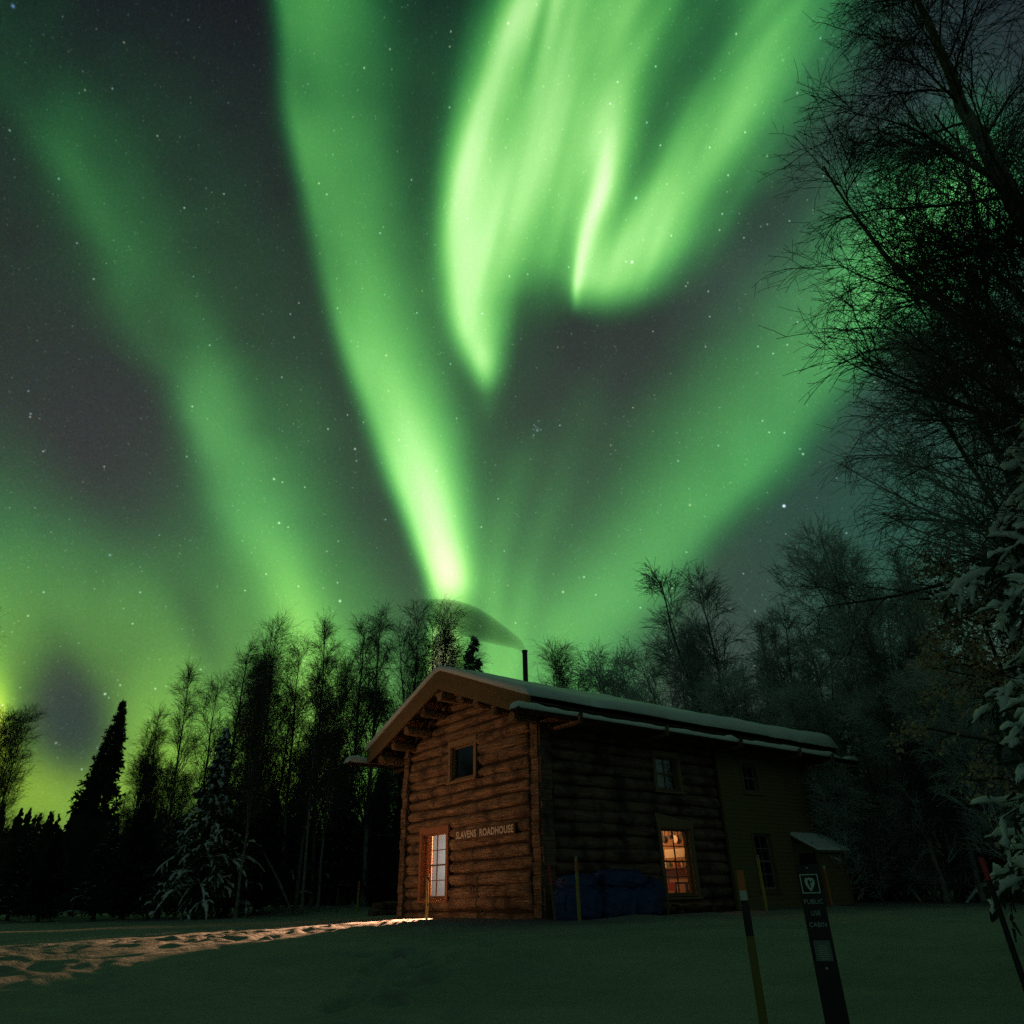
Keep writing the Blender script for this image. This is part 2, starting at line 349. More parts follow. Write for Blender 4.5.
M['barge'] = mat('brown_painted_board', (.17, .105, .045), .75, .3, (.21, .135, .06), 5, (1, 1, 1), bump=.25, bscale=16)
M['soffit'] = mat('soffit_board', (.12, .065, .035), .85, .2, (.2, .11, .06), 4, (5, .6, 1), bump=.5)
M['dark_board'] = mat('dark_fascia', (.035, .025, .022), .85, .2, (.05, .035, .03), 6, bump=.3)
M['siding'] = mat('olive_siding', (.17, .13, .06), .8, .25, (.21, .16, .075), 4, (4, .6, 4), bump=.3)
M['casing'] = mat('window_casing', (.20, .125, .07), .75, .3, (.28, .18, .10), 6, (3, 3, 1), bump=.3)
M['casing_red'] = mat('reddish_window_casing', (.30, .11, .055), .75, .3, (.36, .15, .08), 6, (3, 3, 1), bump=.3)
M['sash'] = mat('window_sash', (.16, .10, .06), .7, .3, (.2, .13, .08), 8, bump=.2)
M['pale_sash'] = mat('pale_window_sash', (.16, .16, .16), .7, .3, (.2, .2, .2), 8, bump=.2)
M['glass'] = glass_mat('window_glass', (.96, .98, 1), .08)
M['glass_dark'] = glass_mat('dark_window_glass', (.8, .85, .85), .16)
M['wall_white'] = mat('whitewashed_board', (.62, .84, .95), .8, .2, (.68, .88, .98), 3)
M['room'] = mat('room_board', (.34, .20, .11), .8, .2, (.42, .26, .15), 4, (1, 1, 6), bump=.2)
M['floor_board'] = mat('floor_board', (.22, .14, .08), .7, .3, (.3, .2, .12), 4, (1, 6, 1))
M['pipe'] = mat('stove_pipe', (.03, .03, .032), .55, .4, (.05, .045, .045), 8, metal=.6)

# ---------------------------------------------------------------- the snowfield
_g64 = np.random.default_rng(11).random((128, 128))
def nz(x, y, s, o=0.0):
    x = np.asarray(x, float)/s+o; y = np.asarray(y, float)/s+o*1.7
    xi = np.floor(x).astype(int); yi = np.floor(y).astype(int); fx = x-xi; fy = y-yi; fx = fx*fx*(3-2*fx); fy = fy*fy*(3-2*fy)
    a = _g64[yi % 128, xi % 128]; b = _g64[yi % 128, (xi+1) % 128]; c = _g64[(yi+1) % 128, xi % 128]; d = _g64[(yi+1) % 128, (xi+1) % 128]
    return (a*(1-fx)+b*fx)*(1-fy)+(c*(1-fx)+d*fx)*fy-.5
_dr = np.random.default_rng(21)
def _dents():
    out = []
    for i in range(520):        # trodden way out of the front of the house
        t = _dr.random()**.8; cx = -3.2 + 7.2*t; cy = -1.2 - 11.5*t
        x = cx + _dr.normal(0, .45+1.1*t); y = cy + _dr.normal(0, .3+.5*t); a = math.atan2(-11.5, 7.2) + _dr.normal(0, .5)
        out.append((x, y, .09+.06*_dr.random(), .16+.16*_dr.random(), a, (.016+.024*_dr.random())*min(1, .4+t*3)*(1-.4*t)))
    for i in range(90):         # a fainter track in front of the gable, towards the camera
        t = _dr.random(); x = -2 + 10.5*t + _dr.normal(0, .5); y = -1.2 - 7.5*t + _dr.normal(0, .4)
        out.append((x, y, .10, .2+.2*_dr.random(), math.atan2(-7.5, 10.5)+_dr.normal(0, .4), .03+.03*_dr.random()))
    for i in range(60):         # track past the far end, to the right
        t = _dr.random(); x = 3 + 7*t; y = 6 - 1.0*t + _dr.normal(0, .35)
        out.append((x, y, .10, .2, _dr.random()*3, .045))
    return out
DENTS = _dents()
def ground(x, y):
    x = np.asarray(x, float); y = np.asarray(y, float)
    dc = np.hypot(x-14.07, y+11.7)
    s = np.clip((12.5-dc)/9.5, 0, 1); s = s*s*(3-2*s)
    z = -.46*s
    dh = np.hypot(x+3.4, y-6)
    far = np.clip((dh-16)/22, 0, 1); far = far*far*(3-2*far)
    nr = np.clip((14-dc)/6, 0, 1); z = z + .085*nz(x*.35+y*.2, y-x*.5, .55, 12) * (.35+.65*nr) + .016*nz(x*.5, y, .22, 14)*nr
    z = z + far*(.10 + .30*nz(x, y, 7) + .12*nz(x, y, 2.3, 3)) + .05*nz(x, y, 5, 7) + .03*nz(x, y, 1.9, 2)
    # banked snow along the side wall
    bx = np.exp(-((x-2.3)/.8)**2)*np.clip((y+.6)/1.2, 0, 1)*np.clip((9.5-y)/1.5, 0, 1)
    z = z + bx*(.07 + .09*nz(x, y, .8, 5) + .05*nz(x, y, .3, 9))
    # a drift under the trees to the left
    z = z + .28*np.exp(-((x+21)/7)**2-((y-3)/3.2)**2)
    return z
def gz(x, y): return float(ground(x, y))
def build_ground():
    r = [0.0]; q = .8
    while q < 62: r.append(q); q *= 1.0045
    while q < 1500: r.append(q); q *= 1.09
    r = np.array(r)
    az = np.concatenate([np.linspace(100, 186, 430), np.linspace(186, 460, 90)[1:-1]])
    A, R_ = np.meshgrid(np.radians(az), r)
    X = 14.07 + R_*np.cos(A); Y = -11.7 + R_*np.sin(A); Z = ground(X, Y)
    for (x, y, a, b, th, dp) in DENTS:
        k = 3.2*max(a, b); d = math.hypot(x-14.07, y+11.7); angd = math.degrees(math.atan2(y+11.7, x-14.07)) % 360
        i0, i1 = np.searchsorted(r, [d-k, d+k]); da = math.degrees(k/max(d, .5))
        j0, j1 = np.searchsorted(az, [angd-da, angd+da])
        if i1 <= i0 or j1 <= j0: continue
        dx = X[i0:i1, j0:j1]-x; dy = Y[i0:i1, j0:j1]-y; u = (dx*math.cos(th)+dy*math.sin(th))/b; v = (-dx*math.sin(th)+dy*math.cos(th))/a
        q2 = u*u+v*v
        Z[i0:i1, j0:j1] += -dp*np.exp(-q2) + dp*.35*np.exp(-(np.sqrt(q2)-1.7)**2*3)
    way = np.exp(-(((X+3.2)-(Y+1.2)*(-7.2/11.5))/(1.2+np.abs(Y)*.12))**2)*((Y < -.6) & (Y > -16))
    Z += way*np.clip((-Y-1.0)/3, .15, 1)*(.020*nz(X, Y, .45, 4)+.012*nz(X, Y, .17, 6))
    n, m = X.shape
    V = np.stack([X, Y, Z], -1).reshape(-1, 3); i = np.arange(n-1)[:, None]*m; j = np.arange(m)[None]; j2 = (j+1) % m
    F = np.stack([i+j, i+j2, i+m+j2, i+m+j], -1).reshape(-1, 4)
    me = np_mesh('snow_ground', V, F)
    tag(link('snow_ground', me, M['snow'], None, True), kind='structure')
build_ground()

# ---------------------------------------------------------------- the log roadhouse
W, L, LS = 6.746, 11.92, 7.03
XR = -W/2                       # the ridge
SL = .393                       # roof slope
YF, YB = -.91, 12.85            # roof overhangs front and back
XE = 4.21                       # half width of the roof
zt = lambda x: 6.40 - SL*abs(x-XR)
house = empty('log_roadhouse', (0, 0, 0))
tag(house, 'two-storey log house with snow on its low gabled roof and lit windows', 'log house')

LW = (-5.42, -4.13, .44, 2.12)       # openings: u0, u1, z0, z1
UW = (-3.98, -2.80, 3.40, 4.36)
SW = (4.22, 5.42, .38, 2.03)
VW = (4.30, 5.24, 3.00, 3.92)
RW1 = (8.24, 9.0, 3.16, 4.02)
RW2 = (8.24, 9.14, .46, 2.0)
def spans(a, b, z, holes, r):
    out = [(a, b)]
    for (u0, u1, z0, z1) in holes:
        if z+r*.55 > z0 and z-r*.55 < z1:
            nw = []
            for (p, q) in out:
                if u1 <= p or u0 >= q: nw.append((p, q)); continue
                if u0-p > .06: nw.append((p, u0))
                if q-u1 > .06: nw.append((u1, q))
            out = nw
    return out
def wall_cells(mb, axis, fixed, u0, u1, z0, z1, holes, m=0):
    us = sorted({u0, u1, *[h[0] for h in holes], *[h[1] for h in holes]}); zs = sorted({z0, z1, *[h[2] for h in holes], *[h[3] for h in holes]})
    for a, b in zip(us, us[1:]):
        for c, d in zip(zs, zs[1:]):
            if any(a >= h[0]-1e-6 and b <= h[1]+1e-6 and c >= h[2]-1e-6 and d <= h[3]+1e-6 for h in holes): continue
            if axis == 0: mb.box(a, b, fixed[0], fixed[1], c, d, m)
            else: mb.box(fixed[0], fixed[1], a, b, c, d, m)
rg = random.Random(4)
PITCH = .292
# front gable wall
gw = MB(); k = 0
while True:
    z = .02 + PITCH*k
    half = (6.40 - .34 - z)/SL
    if half < .35: break
    a = max(-W+.36, XR-half); b = min(-.40 - abs(rg.gauss(0, .07)), XR+half)
    if z > 4.9: a += .0
    for (p, q) in spans(a, b, z, [LW, UW], .15):
        gw.log((p, .150+rg.uniform(-.012, .018), z+rg.uniform(-.012, .012)), q, .138+rg.uniform(-.018, .020), 100+k, 0, step=.13, sides=16, amp=.22)
    k += 1
gable = gw.build('front_log_wall', [M['log_x']], house, True)
ch = MB(); wall_cells(ch, 0, (.13, .235), -W+.02, -.02, -.3, 4.60, [LW, UW])
ch.prism([(-W+.02, 4.60), (-.02, 4.60), (-.02, zt(0)-.16), (XR, 6.22), (-W+.02, zt(0)-.16)], 1, .13, .235)
ch.build('chinking', M['chink'], gable)
# side wall, log part
sw = MB(); k = 0
while .165+PITCH*k < 4.62:
    z = .165 + PITCH*k
    for (p, q) in spans(.42+abs(rg.gauss(0, .04)), LS-.02, z, [SW, VW], .15):
        sw.log((-.150, p, z), q, .146+rg.uniform(-.008, .010), 300+k, 1, step=.18, sides=14, amp=.2)
    k += 1
side = sw.build('side_log_wall', [M['log_y']], house, True)
ch = MB(); wall_cells(ch, 1, (-.235, -.13), .24, LS, -.3, zt(0)-.15, [SW, VW]); ch.build('chinking', M['chink'], side)
# far side wall and inner shell
fw = MB(); k = 0
while .165+PITCH*k < 4.62:
    fw.log((-W+.155, .42, .165+PITCH*k), LS, .152, 500+k, 1, step=.5, sides=10); k += 1
fsw = fw.build('far_side_log_wall', [M['log_y']], house, True)
ch = MB(); ch.box(-W+.13, -W+.235, .24, L, -.3, zt(0)-.15); ch.build('chinking', M['chink'], fsw)
# stacked hewn corners: log tails crossing one another
def corner(x0, sgn, name):
    mb = MB(); k = 0
    while k*PITCH < 4.75:
        z = .02 + PITCH*k; j = rg.uniform(-.012, .012)
        x_in = x0 - sgn*(.285); x_out = x0 + sgn*(.012+rg.uniform(0, .035))
        mb.hexa([(min(x_in, x_out), .035+j, z-.142), (max(x_in, x_out), .035+j, z-.142), (max(x_in, x_out), .40-j, z-.142), (min(x_in, x_out), .40-j, z-.142),
                 (min(x_in, x_out), .03+j, z+.142), (max(x_in, x_out), .03+j, z+.142), (max(x_in, x_out), .39-j, z+.142), (min(x_in, x_out), .39-j, z+.142)], 1)
        z2 = z + PITCH*.5; a, b = sorted([x0-sgn*.30, x0-sgn*(.012+rg.uniform(0, .02))]); y0 = .01-rg.uniform(0, .06)
        mb.box(a, b, y0, .31, z2-.134, z2+.134, 0)
        k += 1
    mb.build(name, [M['log_x'], M['log_y']], house)
corner(0, 1, 'log_corner'); corner(-W, -1, 'log_corner')
# rear part: narrow clapboards
def clap(mb, axis, f, u0, u1, z0, z1, holes, out, ex=.115):
    z = z0
    while z < z1-.01:
        t = min(z+ex, z1)
        for (p, q) in spans(u0, u1, (z+t)/2, [(h[0], h[1], h[2]+.03, h[3]-.03) for h in holes], .06):
            if axis == 1: mb.hexa([(f-.02, p, z), (f+out*.022, p, z), (f+out*.022, q, z), (f-.02, q, z), (f-.02, p, t), (f+out*.004, p, t), (f+out*.004, q, t), (f-.02, q, t)])
            else: mb.hexa([(p, f-.02, z), (q, f-.02, z), (q, f+out*.022, z), (p, f+out*.022, z), (p, f-.02, t), (q, f-.02, t), (q, f+out*.004, t), (p, f+out*.004, t)])
        z = t
rs = MB(); clap(rs, 1, .06, LS+.10, L-.10, .10, zt(0)-.16, [RW1, RW2], 1)
clap(rs, 0, L-.02, -W+.1, -.1, .10, 4.6, [], 1)
z = 4.6
while z < 6.1:
    h = (6.22-z-.1)/SL; rs.box(XR-h, XR+h, L-.04, L, z, z+.112); z += .115
rear = rs.build('clapboard_siding', M['siding'], house)
cb = MB(); cb.box(.0, .095, LS-.02, LS+.10, .0, zt(0)-.16); cb.box(.0, .095, L-.10, L+.01, .0, zt(0)-.16); cb.box(.03, .10, LS+.10, L-.10, -.02, .10)
cb.build('corner_board', M['siding'], rear)
ch = MB(); wall_cells(ch, 1, (-.10, .035), LS, L-.06, -.3, zt(0)-.15, [RW1, RW2]); ch.box(-W+.2, -.10, L-.16, L-.06, -.3, 4.6)
ch.prism([(-W+.02, 4.60), (-.02, 4.60), (-.02, zt(0)-.16), (XR, 6.22), (-W+.02, zt(0)-.16)], 1, L-.16, L-.06)
ch.build('sheathing', M['chink'], rear)
# rooms
rm = MB(); rm.box(-W+.24, -.24, .24, L-.17, 2.62, 2.72); rm.build('upper_floor', M['floor_board'], house)
rm = MB(); rm.box(-W+.24, -.24, .24, L-.17, .0, .06); rm.build('ground_floor', M['floor_board'], house)
rm = MB(); rm.box(-W+.24, -.24, 3.40, 3.48, .06, 2.62); rm.build('partition_wall', M['wall_white'], house)  # unseen wall added to keep front-room light out of the side room
rm = MB(); rm.box(-W+.24, -.24, 6.80, 6.88, .06, 2.62); rm.build('partition_wall', M['room'], house)
rm = MB(); rm.box(-W+.36, -W+.38, .32, 3.40, .06, 2.62); rm.build('whitewashed_boarding', M['wall_white'], house)

# windows
def window(axis, f, out, o, cols, rows, frame_m, sash_m, glass_m, cw=.115, mid=True, sill=True):
    """axis: the axis normal to the wall. f: the wall's face. out: +1 or -1 outward. o: opening"""
    u0, u1, z0, z1 = o
    def bx(mb, a, b, c, d, e, g, m=0):      # u-range a..b, z-range c..d, depth from face e..g outward
        lo, hi = sorted([f+out*e, f+out*g])
        if axis == 1: mb.box(a, b, lo, hi, c, d, m)
        else: mb.box(lo, hi, a, b, c, d, m)
    fr = MB(); bx(fr, u0-cw, u0, z0-.02, z1, -.02, .035); bx(fr, u1, u1+cw, z0-.02, z1, -.02, .035); bx(fr, u0-cw-.02, u1+cw+.02, z1, z1+cw+.03, -.02, .045)
    for (a, b, c, d) in ((u0, u0+.025, z0, z1), (u1-.025, u1, z0, z1), (u0+.025, u1-.025, z1-.025, z1), (u0+.025, u1-.025, z0, z0+.02)): bx(fr, a, b, c, d, -.24, .01)
    w = fr.build('window', frame_m, house)
    if sill:
        s = MB(); bx(s, u0-cw-.03, u1+cw+.03, z0-.07, z0-.02, -.02, .08); s.build('sill', frame_m, w)
    a0, a1, c0, c1 = u0+.025, u1-.025, z0+.02, z1-.025; s = MB(); e, g = -.13, -.09; t = .045
    bx(s, a0, a0+t, c0, c1, e, g); bx(s, a1-t, a1, c0, c1, e, g); bx(s, a0+t, a1-t, c0, c0+t+.02, e, g); bx(s, a0+t, a1-t, c1-t, c1, e, g)
    ia0, ia1, ic0, ic1 = a0+t, a1-t, c0+t+.02, c1-t
    for i in range(1, cols):
        u = ia0+(ia1-ia0)*i/cols; bx(s, u-.011, u+.011, ic0, ic1, e+.005, g-.003)
    for i in range(1, rows):
        zz = ic0+(ic1-ic0)*i/rows; h = .022 if (mid and i*2 == rows) else .011; bx(s, ia0, ia1, zz-h, zz+h, e+.006, g-.002)
    s.build('sash', sash_m, w)
    p = MB(); bx(p, ia0, ia1, ic0, ic1, -.114, -.110); p.build('pane', glass_m, w)
    return w
w1 = window(1, 0, -1, LW, 2, 4, M['casing_red'], M['sash'], M['glass'])
cu = MB(); n = 16
pts = [(-5.38 + .17*i/n, .215 + .02*math.sin(i*1.9)) for i in range(n+1)]
for i in range(n): cu.hexa([(*pts[i], .46), (*pts[i+1], .46), (pts[i+1][0], pts[i+1][1]+.006, .46), (pts[i][0], pts[i][1]+.006, .46), (*pts[i], 2.08), (*pts[i+1], 2.08), (pts[i+1][0], pts[i+1][1]+.006, 2.08), (pts[i][0], pts[i][1]+.006, 2.08)])
cu.build('curtain', mat('ochre_curtain', (.30, .13, .05), .9, .1, (.36, .16, .06), 12), w1)
window(1, 0, -1, UW, 1, 1, M['casing'], M['sash'], M['glass_dark'])
window(0, 0, 1, SW, 2, 4, M['casing'], M['sash'], M['glass'])
window(0, 0, 1, VW, 2, 2, M['casing'], M['sash'], M['glass_dark'])
window(0, .07, 1, RW1, 2, 2, M['casing'], M['pale_sash'], M['glass_dark'], .09)
window(0, .07, 1, RW2, 2, 4, M['siding'], M['pale_sash'], M['glass_dark'], .09)
tr = MB()      # trim boards over the side window
tr.prism([(4.05, 2.17), (5.58, 2.17), (5.58, 2.21), (4.05, 2.40)], 0, .0, .03); tr.build('head_board', M['casing'], house)

# roof
rf = MB()
for s in (-1, 1):
    P = lambda d, dz: (XR+s*d, 6.40-SL*d+dz)
    rf.prism([P(0, 0), P(XE, 0), P(XE, -.10), P(0, -.10)][::s], 1, YF+.05, YB-.05)
roof = rf.build('roof', M['soffit'], house)
sf = MB()
for s in (-1, 1):
    for i in range(14):         # soffit boards across the overhang
        d0 = .05+XE/14*i; P = lambda d, dz: (XR+s*d, 6.40-SL*d+dz); q = d0+XE/14-.012
        sf.prism([P(d0, -.102), P(q, -.102), P(q, -.125-.006*(i % 2)), P(d0, -.125-.006*(i % 2))][::s], 1, YF+.06, 0.02)
sf.build('soffit', M['soffit'], roof)
def barge(s, y, name='bargeboard'):
    b = MB(); P = lambda d, dz: (XR+s*d, 6.40-SL*d+dz)
    b.prism([P(0.0, .03), P(XE+.01, .03), P(XE+.01, -.42), P(XE-.55, -.50), P(0.0, -.58)][::s], 1, y, y+.045)
    b.build(name, M['barge'], roof)
for s in (-1, 1): barge(s, YF+.003); barge(s, YB-.05)
fc = MB()
for s in (-1, 1):
    x = XR+s*XE; a, b = sorted([x, x-s*.04]); fc = MB(); fc.box(a, b, YF+.06, YB-.06, 6.40-SL*XE-.40, 6.40-SL*XE-.005); fc.build('fascia', M['dark_board'], roof)
# eave soffit between wall and fascia
es = MB()
for s in (-1, 1):
    x = XR+s*XE; xw = XR+s*W/2; a, b = sorted([x-s*.045, xw-s*.1]); es = MB(); es.box(a, b, .0, YB-.08, 6.40-SL*XE-.385, 6.40-SL*XE-.36); es.build('eave_soffit', M['soffit'], roof)
# snow pack on the roof
def roof_snow():
    ns, ny = 60, 200; ss = np.linspace(-1, 1, ns); ys = np.linspace(0, 1, ny)
    S, T = np.meshgrid(ss, ys, indexing='ij'); yy = YF-.06+(YB+.14-YF)*T
    th = .175 + .03*T + .20*(.25+T)*np.clip(1-(1-np.abs(S))*XE/1.3, 0, 1)*(S > 0) + .07*nz(S*4, yy, 1.3, 2) + .035*nz(S*4, yy, .4, 5)
    th = np.where(S < 0, th*.95, th)
    e = (1-np.abs(S))*XE; er = np.clip(e/.16, 0, 1); rnd = np.sqrt(1-(1-er)**2)
    e2 = np.minimum((yy-YF+.06), (YB+.08-yy)); r2 = np.sqrt(1-(1-np.clip((e2+.03)/.09, 0, 1))**2); r3 = np.sqrt(1-(1-np.clip((YB+.08-yy)/.9, 0, 1))**2)
    lip = .10*np.sign(S)*np.clip(1-e/.5, 0, 1)*(.6+1.3*nz(yy, yy*0, .7, 3))
    X = XR+S*(XE+.03)+lip; base = 6.40-SL*np.sqrt((S*XE)**2+.02)+.004
    Z = base+th*rnd*np.minimum(r2, .35+.65*r3)
    Zb = base-.0+0*th
    top = np.stack([X, yy, Z], -1).reshape(-1, 3); Xb = XR+S*(XE+.03)+lip*.5; bot = np.stack([Xb, yy, np.minimum(Zb, Z-.002)], -1).reshape(-1, 3)
    V = np.concatenate([top, bot]); n = ns*ny
    i = np.arange(ns-1)[:, None]*ny; j = np.arange(ny-1)[None]
    f = np.stack([i+j, i+ny+j, i+ny+j+1, i+j+1], -1).reshape(-1, 4); F = [f, f[:, ::-1]+n]
    for row in (0, ns-1):
        a = row*ny+np.arange(ny-1); q = np.stack([a, a+1, a+1+n, a+n], -1); F.append(q if row == 0 else q[:, ::-1])
    for c in (0, ny-1):
        a = np.arange(ns-1)*ny+c; q = np.stack([a, a+n, a+ny+n, a+ny], -1); F.append(q if c == 0 else q[:, ::-1])
    link('roof_snow', np_mesh('roof_snow', V, np.concatenate(F)), M['roof_snow'], roof, True)
roof_snow()
# snow lump rows on a narrow board
def ledge_snow(name, x0, x1, y0, y1, z, th, parent, seed, dips=()):
    ny, na = 240, 13; g = np.random.default_rng(seed)
    t = np.linspace(0, 1, ny); yy = y0+(y1-y0)*t; h = th(t)*(1+.35*nz(yy, yy*0+seed, .9, 1)+.25*nz(yy, yy*0+seed, .3, 2))
    for (c, w_, d) in dips: h = h*(1-d*np.exp(-((yy-c)/w_)**2))
    end = np.sqrt(1-(1-np.clip(np.minimum(t, 1-t)*(y1-y0)/.16, 0, 1))**2); h = h*np.maximum(end, .02)
    a = np.linspace(0, math.pi, na); A, H_ = np.meshgrid(a, h); Yg = np.repeat(yy[:, None], na, 1)
    wv = (x1-x0)/2*(1.0+.10*nz(Yg, A*0, .5, 7)); wv = wv*(.55+.45*end[:, None])
    X = (x0+x1)/2-np.cos(A)*wv*np.abs(np.sin(A))**.0; X = (x0+x1)/2-np.sign(np.cos(A))*np.abs(np.cos(A))**.7*wv; Z = z+H_*np.abs(np.sin(A))**.6
    V = np.stack([X, Yg, Z], -1).reshape(-1, 3); i = np.arange(ny-1)[:, None]*na; j = np.arange(na-1)[None]
    F = np.stack([i+j, i+j+1, i+na+j+1, i+na+j], -1).reshape(-1, 4); q = np.arange(ny-1)*na
    F = np.concatenate([F, np.stack([q, q+na, q+na+na-1, q+na-1], -1)])
    return link(name, np_mesh(name, V, F), M['roof_snow'], parent, True)
def gutter(s):
    xc = XR+s*(1.0-XR); g = MB(); a, b = xc-.17, xc+.17
    g.prism([(a, 4.36), (a+.03, 4.29), (xc, 4.26), (b-.03, 4.29), (b, 4.36), (b-.02, 4.36), (xc, 4.30), (a+.02, 4.36)], 1, -1.53, 13.62)
    o = g.build('eave_trough', M['dark_board'], house)
    ledge_snow('trough_snow', a-.01, b+.01, -1.58, 13.66, 4.335, (lambda t: .12+.09*np.exp(-((t-.03)/.05)**2)+.05*t), o, 5 if s > 0 else 8, dips=((12.6, .35, .97), (6.5, .2, -.5), (11.8, .3, -.3)) if s > 0 else ())
    for y in (.35, 3.5, 6.75, 9.8, 11.7):
        br = MB(); x0 = XR+s*W/2; tip = xc+s*.22; lo, hi = sorted([x0, tip-s*.03])
        br.box(lo, hi, y-.05, y+.05, 4.16, 4.245); lo, hi = sorted([tip-s*.03, tip+s*.05]); br.hexa([(lo, y-.05, 4.17), (hi, y-.05, 4.17), (hi, y+.05, 4.17), (lo, y+.05, 4.17), (lo+s*.05, y-.04, 4.40), (hi+s*.05, y-.04, 4.44), (hi+s*.05, y+.04, 4.44), (lo+s*.05, y+.04, 4.40)])
        lo, hi = sorted([x0+s*.02, x0+s*.18]); br.hexa([(lo, y-.07, 4.245), (hi, y-.07, 4.245), (hi, y+.07, 4.245), (lo, y+.07, 4.245), (lo, y-.07, 4.42), (hi, y-.07, 4.42), (hi, y+.07, 4.42), (lo, y+.07, 4.42)])
        br.build('trough_bracket', M['log_x'], o)
gutter(1); gutter(-1)
# purlin ends under the front overhang
for i, d in enumerate((-3.55, -2.75, -1.95, -1.05, 0.0, .95, 1.75, 2.55, 3.35)):
    r = .125+.015*rg.random(); z = 6.40-SL*abs(d)-(.50 if d else .16)-r; p = MB(); y0 = YF+.10+(.0 if d else -.07)+.05*rg.random()
    p.log((XR+d, y0, z), .12, r, 700+i, 1, step=.12, sides=14, amp=.08); p.build('purlin', [M['log_x']], house, True)
rbk = MB(); rbk.box(XR-.20, XR+.16, YF+.05, YF+.42, 5.66, 5.72); rbk.hexa([(XR-.1, YF+.06, 5.50), (XR+.1, YF+.06, 5.50), (XR+.1, 0.05, 5.50), (XR-.1, .05, 5.50), (XR-.14, YF+.06, 5.66), (XR+.14, YF+.06, 5.66), (XR+.14, .05, 5.66), (XR-.14, .05, 5.66)])
rbk.build('ridge_bracket', M['casing'], house)
# stove pipe
sp = MB(); sp.tube([(XR, 2.4, 6.1), (XR, 2.4, 7.54)], .082, 20); sp.tube([(XR, 2.4, 7.50), (XR, 2.4, 7.56)], .094, 20); sp.build('stove_pipe', M['pipe'], house)
# lean-to entry at the far end
en = MB(); clap(en, 1, .74, 10.42, 11.88, .02, 1.62, [], 1, .13)
en2 = en; clap(en2, 0, 10.40, .07, .70, .02, 1.75, [(.14, .64, -.1, 1.5)], -1, .13); clap(en2, 0, 11.90, .07, .70, .02, 1.75, [], 1, .13)
entry = en2.build('lean_to_entry', M['siding'], house)
d = MB(); d.box(.12, .66, 10.385, 10.40, .04, 1.52); dd = d.build('door', M['dark_board'], entry)
h = MB(); h.box(.58, .61, 10.35, 10.385, .75, .88); h.build('handle', M['pipe'], entry)
r = MB(); r.hexa([(.075, 10.22, 1.93), (.90, 10.22, 1.46), (.90, 12.06, 1.46), (.075, 12.06, 1.93), (.075, 10.22, 1.99), (.90, 10.22, 1.52), (.90, 12.06, 1.52), (.075, 12.06, 1.99)])
r.build('entry_roof', M['siding'], entry)
r = MB(); r.hexa([(.075, 10.24, 1.992), (.93, 10.20, 1.522), (.93, 12.08, 1.522), (.075, 12.04, 1.992), (.075, 10.26, 2.08), (.91, 10.23, 1.575), (.91, 12.05, 1.575), (.075, 12.02, 2.08)])
r.build('entry_snow', M['roof_snow'], entry)
for y in (10.42, 11.88):
    p = MB(); p.box(.70, .78, y-.04, y+.04, -.1, 1.50); p.build('corner_post', M['barge'], entry)

# ---- the name board on the gable
def text_mesh(txt, size, name, m, parent=None, ext=.004, xs=1.0, align='CENTER', off=0.0):
    c = bpy.data.curves.new(name, 'FONT'); c.body = txt; c.size = size; c.align_x = align; c.align_y = 'CENTER'; c.extrude = ext; c.space_character = 1.06; c.offset = off; c.resolution_u = 3
    o = bpy.data.objects.new(name+'_src', c); COL.objects.link(o); bpy.context.view_layer.update()
    me = bpy.data.meshes.new_from_object(o.evaluated_get(bpy.context.evaluated_depsgraph_get())); bpy.data.objects.remove(o, do_unlink=True)
    me.transform(Matrix.Scale(xs, 4, Vector((1, 0, 0)))); me.materials.clear(); return link(name, me, m, parent)
sg = empty('name_board', (-2.27, -.045, 1.955), 0)
tag(sg, 'long dark wooden board reading SLAVENS ROADHOUSE on the front log wall', 'sign')
b = MB(); b.box(-1.345, 1.345, -.02, .025, -.125, .125); b.build('board', mat('sign_board', (.08, .045, .028), .8, .2, (.12, .07, .04), 4, (.5, 4, 4), bump=.5), sg)
t = text_mesh('SLAVENS  ROADHOUSE', .245, 'lettering', mat('sign_letters', (.72, .56, .42), .7, .3, (.8, .64, .5), 20), sg, .004, .95, off=.007)
t.rotation_euler = (RAD(90), 0, 0); t.location = (0, -.026, -.002)

# ---- inside the side window
def jar(name, x, y, z, r, h, m, label, grp=None, cat='jar'):
    e = empty(name, (x, y, z)); tag(e, label, cat, grp)
    b = MB(); b.tube([(0, 0, 0), (0, 0, h*.7), (0, 0, h*.85)], [r, r, r*.7], 14); b.build('body', m, e)
    l = MB(); l.tube([(0, 0, h*.85), (0, 0, h)], r*.75, 14); l.build('lid', M['casing'], e)
cb_ = empty('wall_shelf', (-1.75, 6.66, 1.12)); tag(cb_, 'narrow wooden shelf of jars seen through the lit side window', 'shelf')
b = MB(); b.box(-.75, .75, -.12, .138, -.015, .015); b.build('shelf_board', M['casing'], cb_)
for x in (-.5, .5):
    b = MB(); b.box(x-.02, x+.02, -.1, .138, -.14, -.015); b.build('bracket', M['casing'], cb_)
jm = [mat('jar_red', (.5, .1, .05), .3, .5), mat('jar_cream', (.8, .72, .55), .4, .5), mat('jar_green', (.12, .25, .1), .3, .5), mat('jar_amber', (.7, .35, .08), .3, .5)]
for i, (x, r, h) in enumerate(((-2.22, .05, .17), (-2.06, .04, .22), (-1.92, .055, .14), (-1.72, .04, .20), (-1.58, .05, .13), (-1.42, .045, .19))):
    jar('jar', x, 6.64, 1.136, r, h, jm[i % 4], ('red', 'cream', 'dark green', 'amber', 'squat red', 'tall cream')[i]+' jar on the shelf behind the lit side window', 'jars on the shelf indoors')
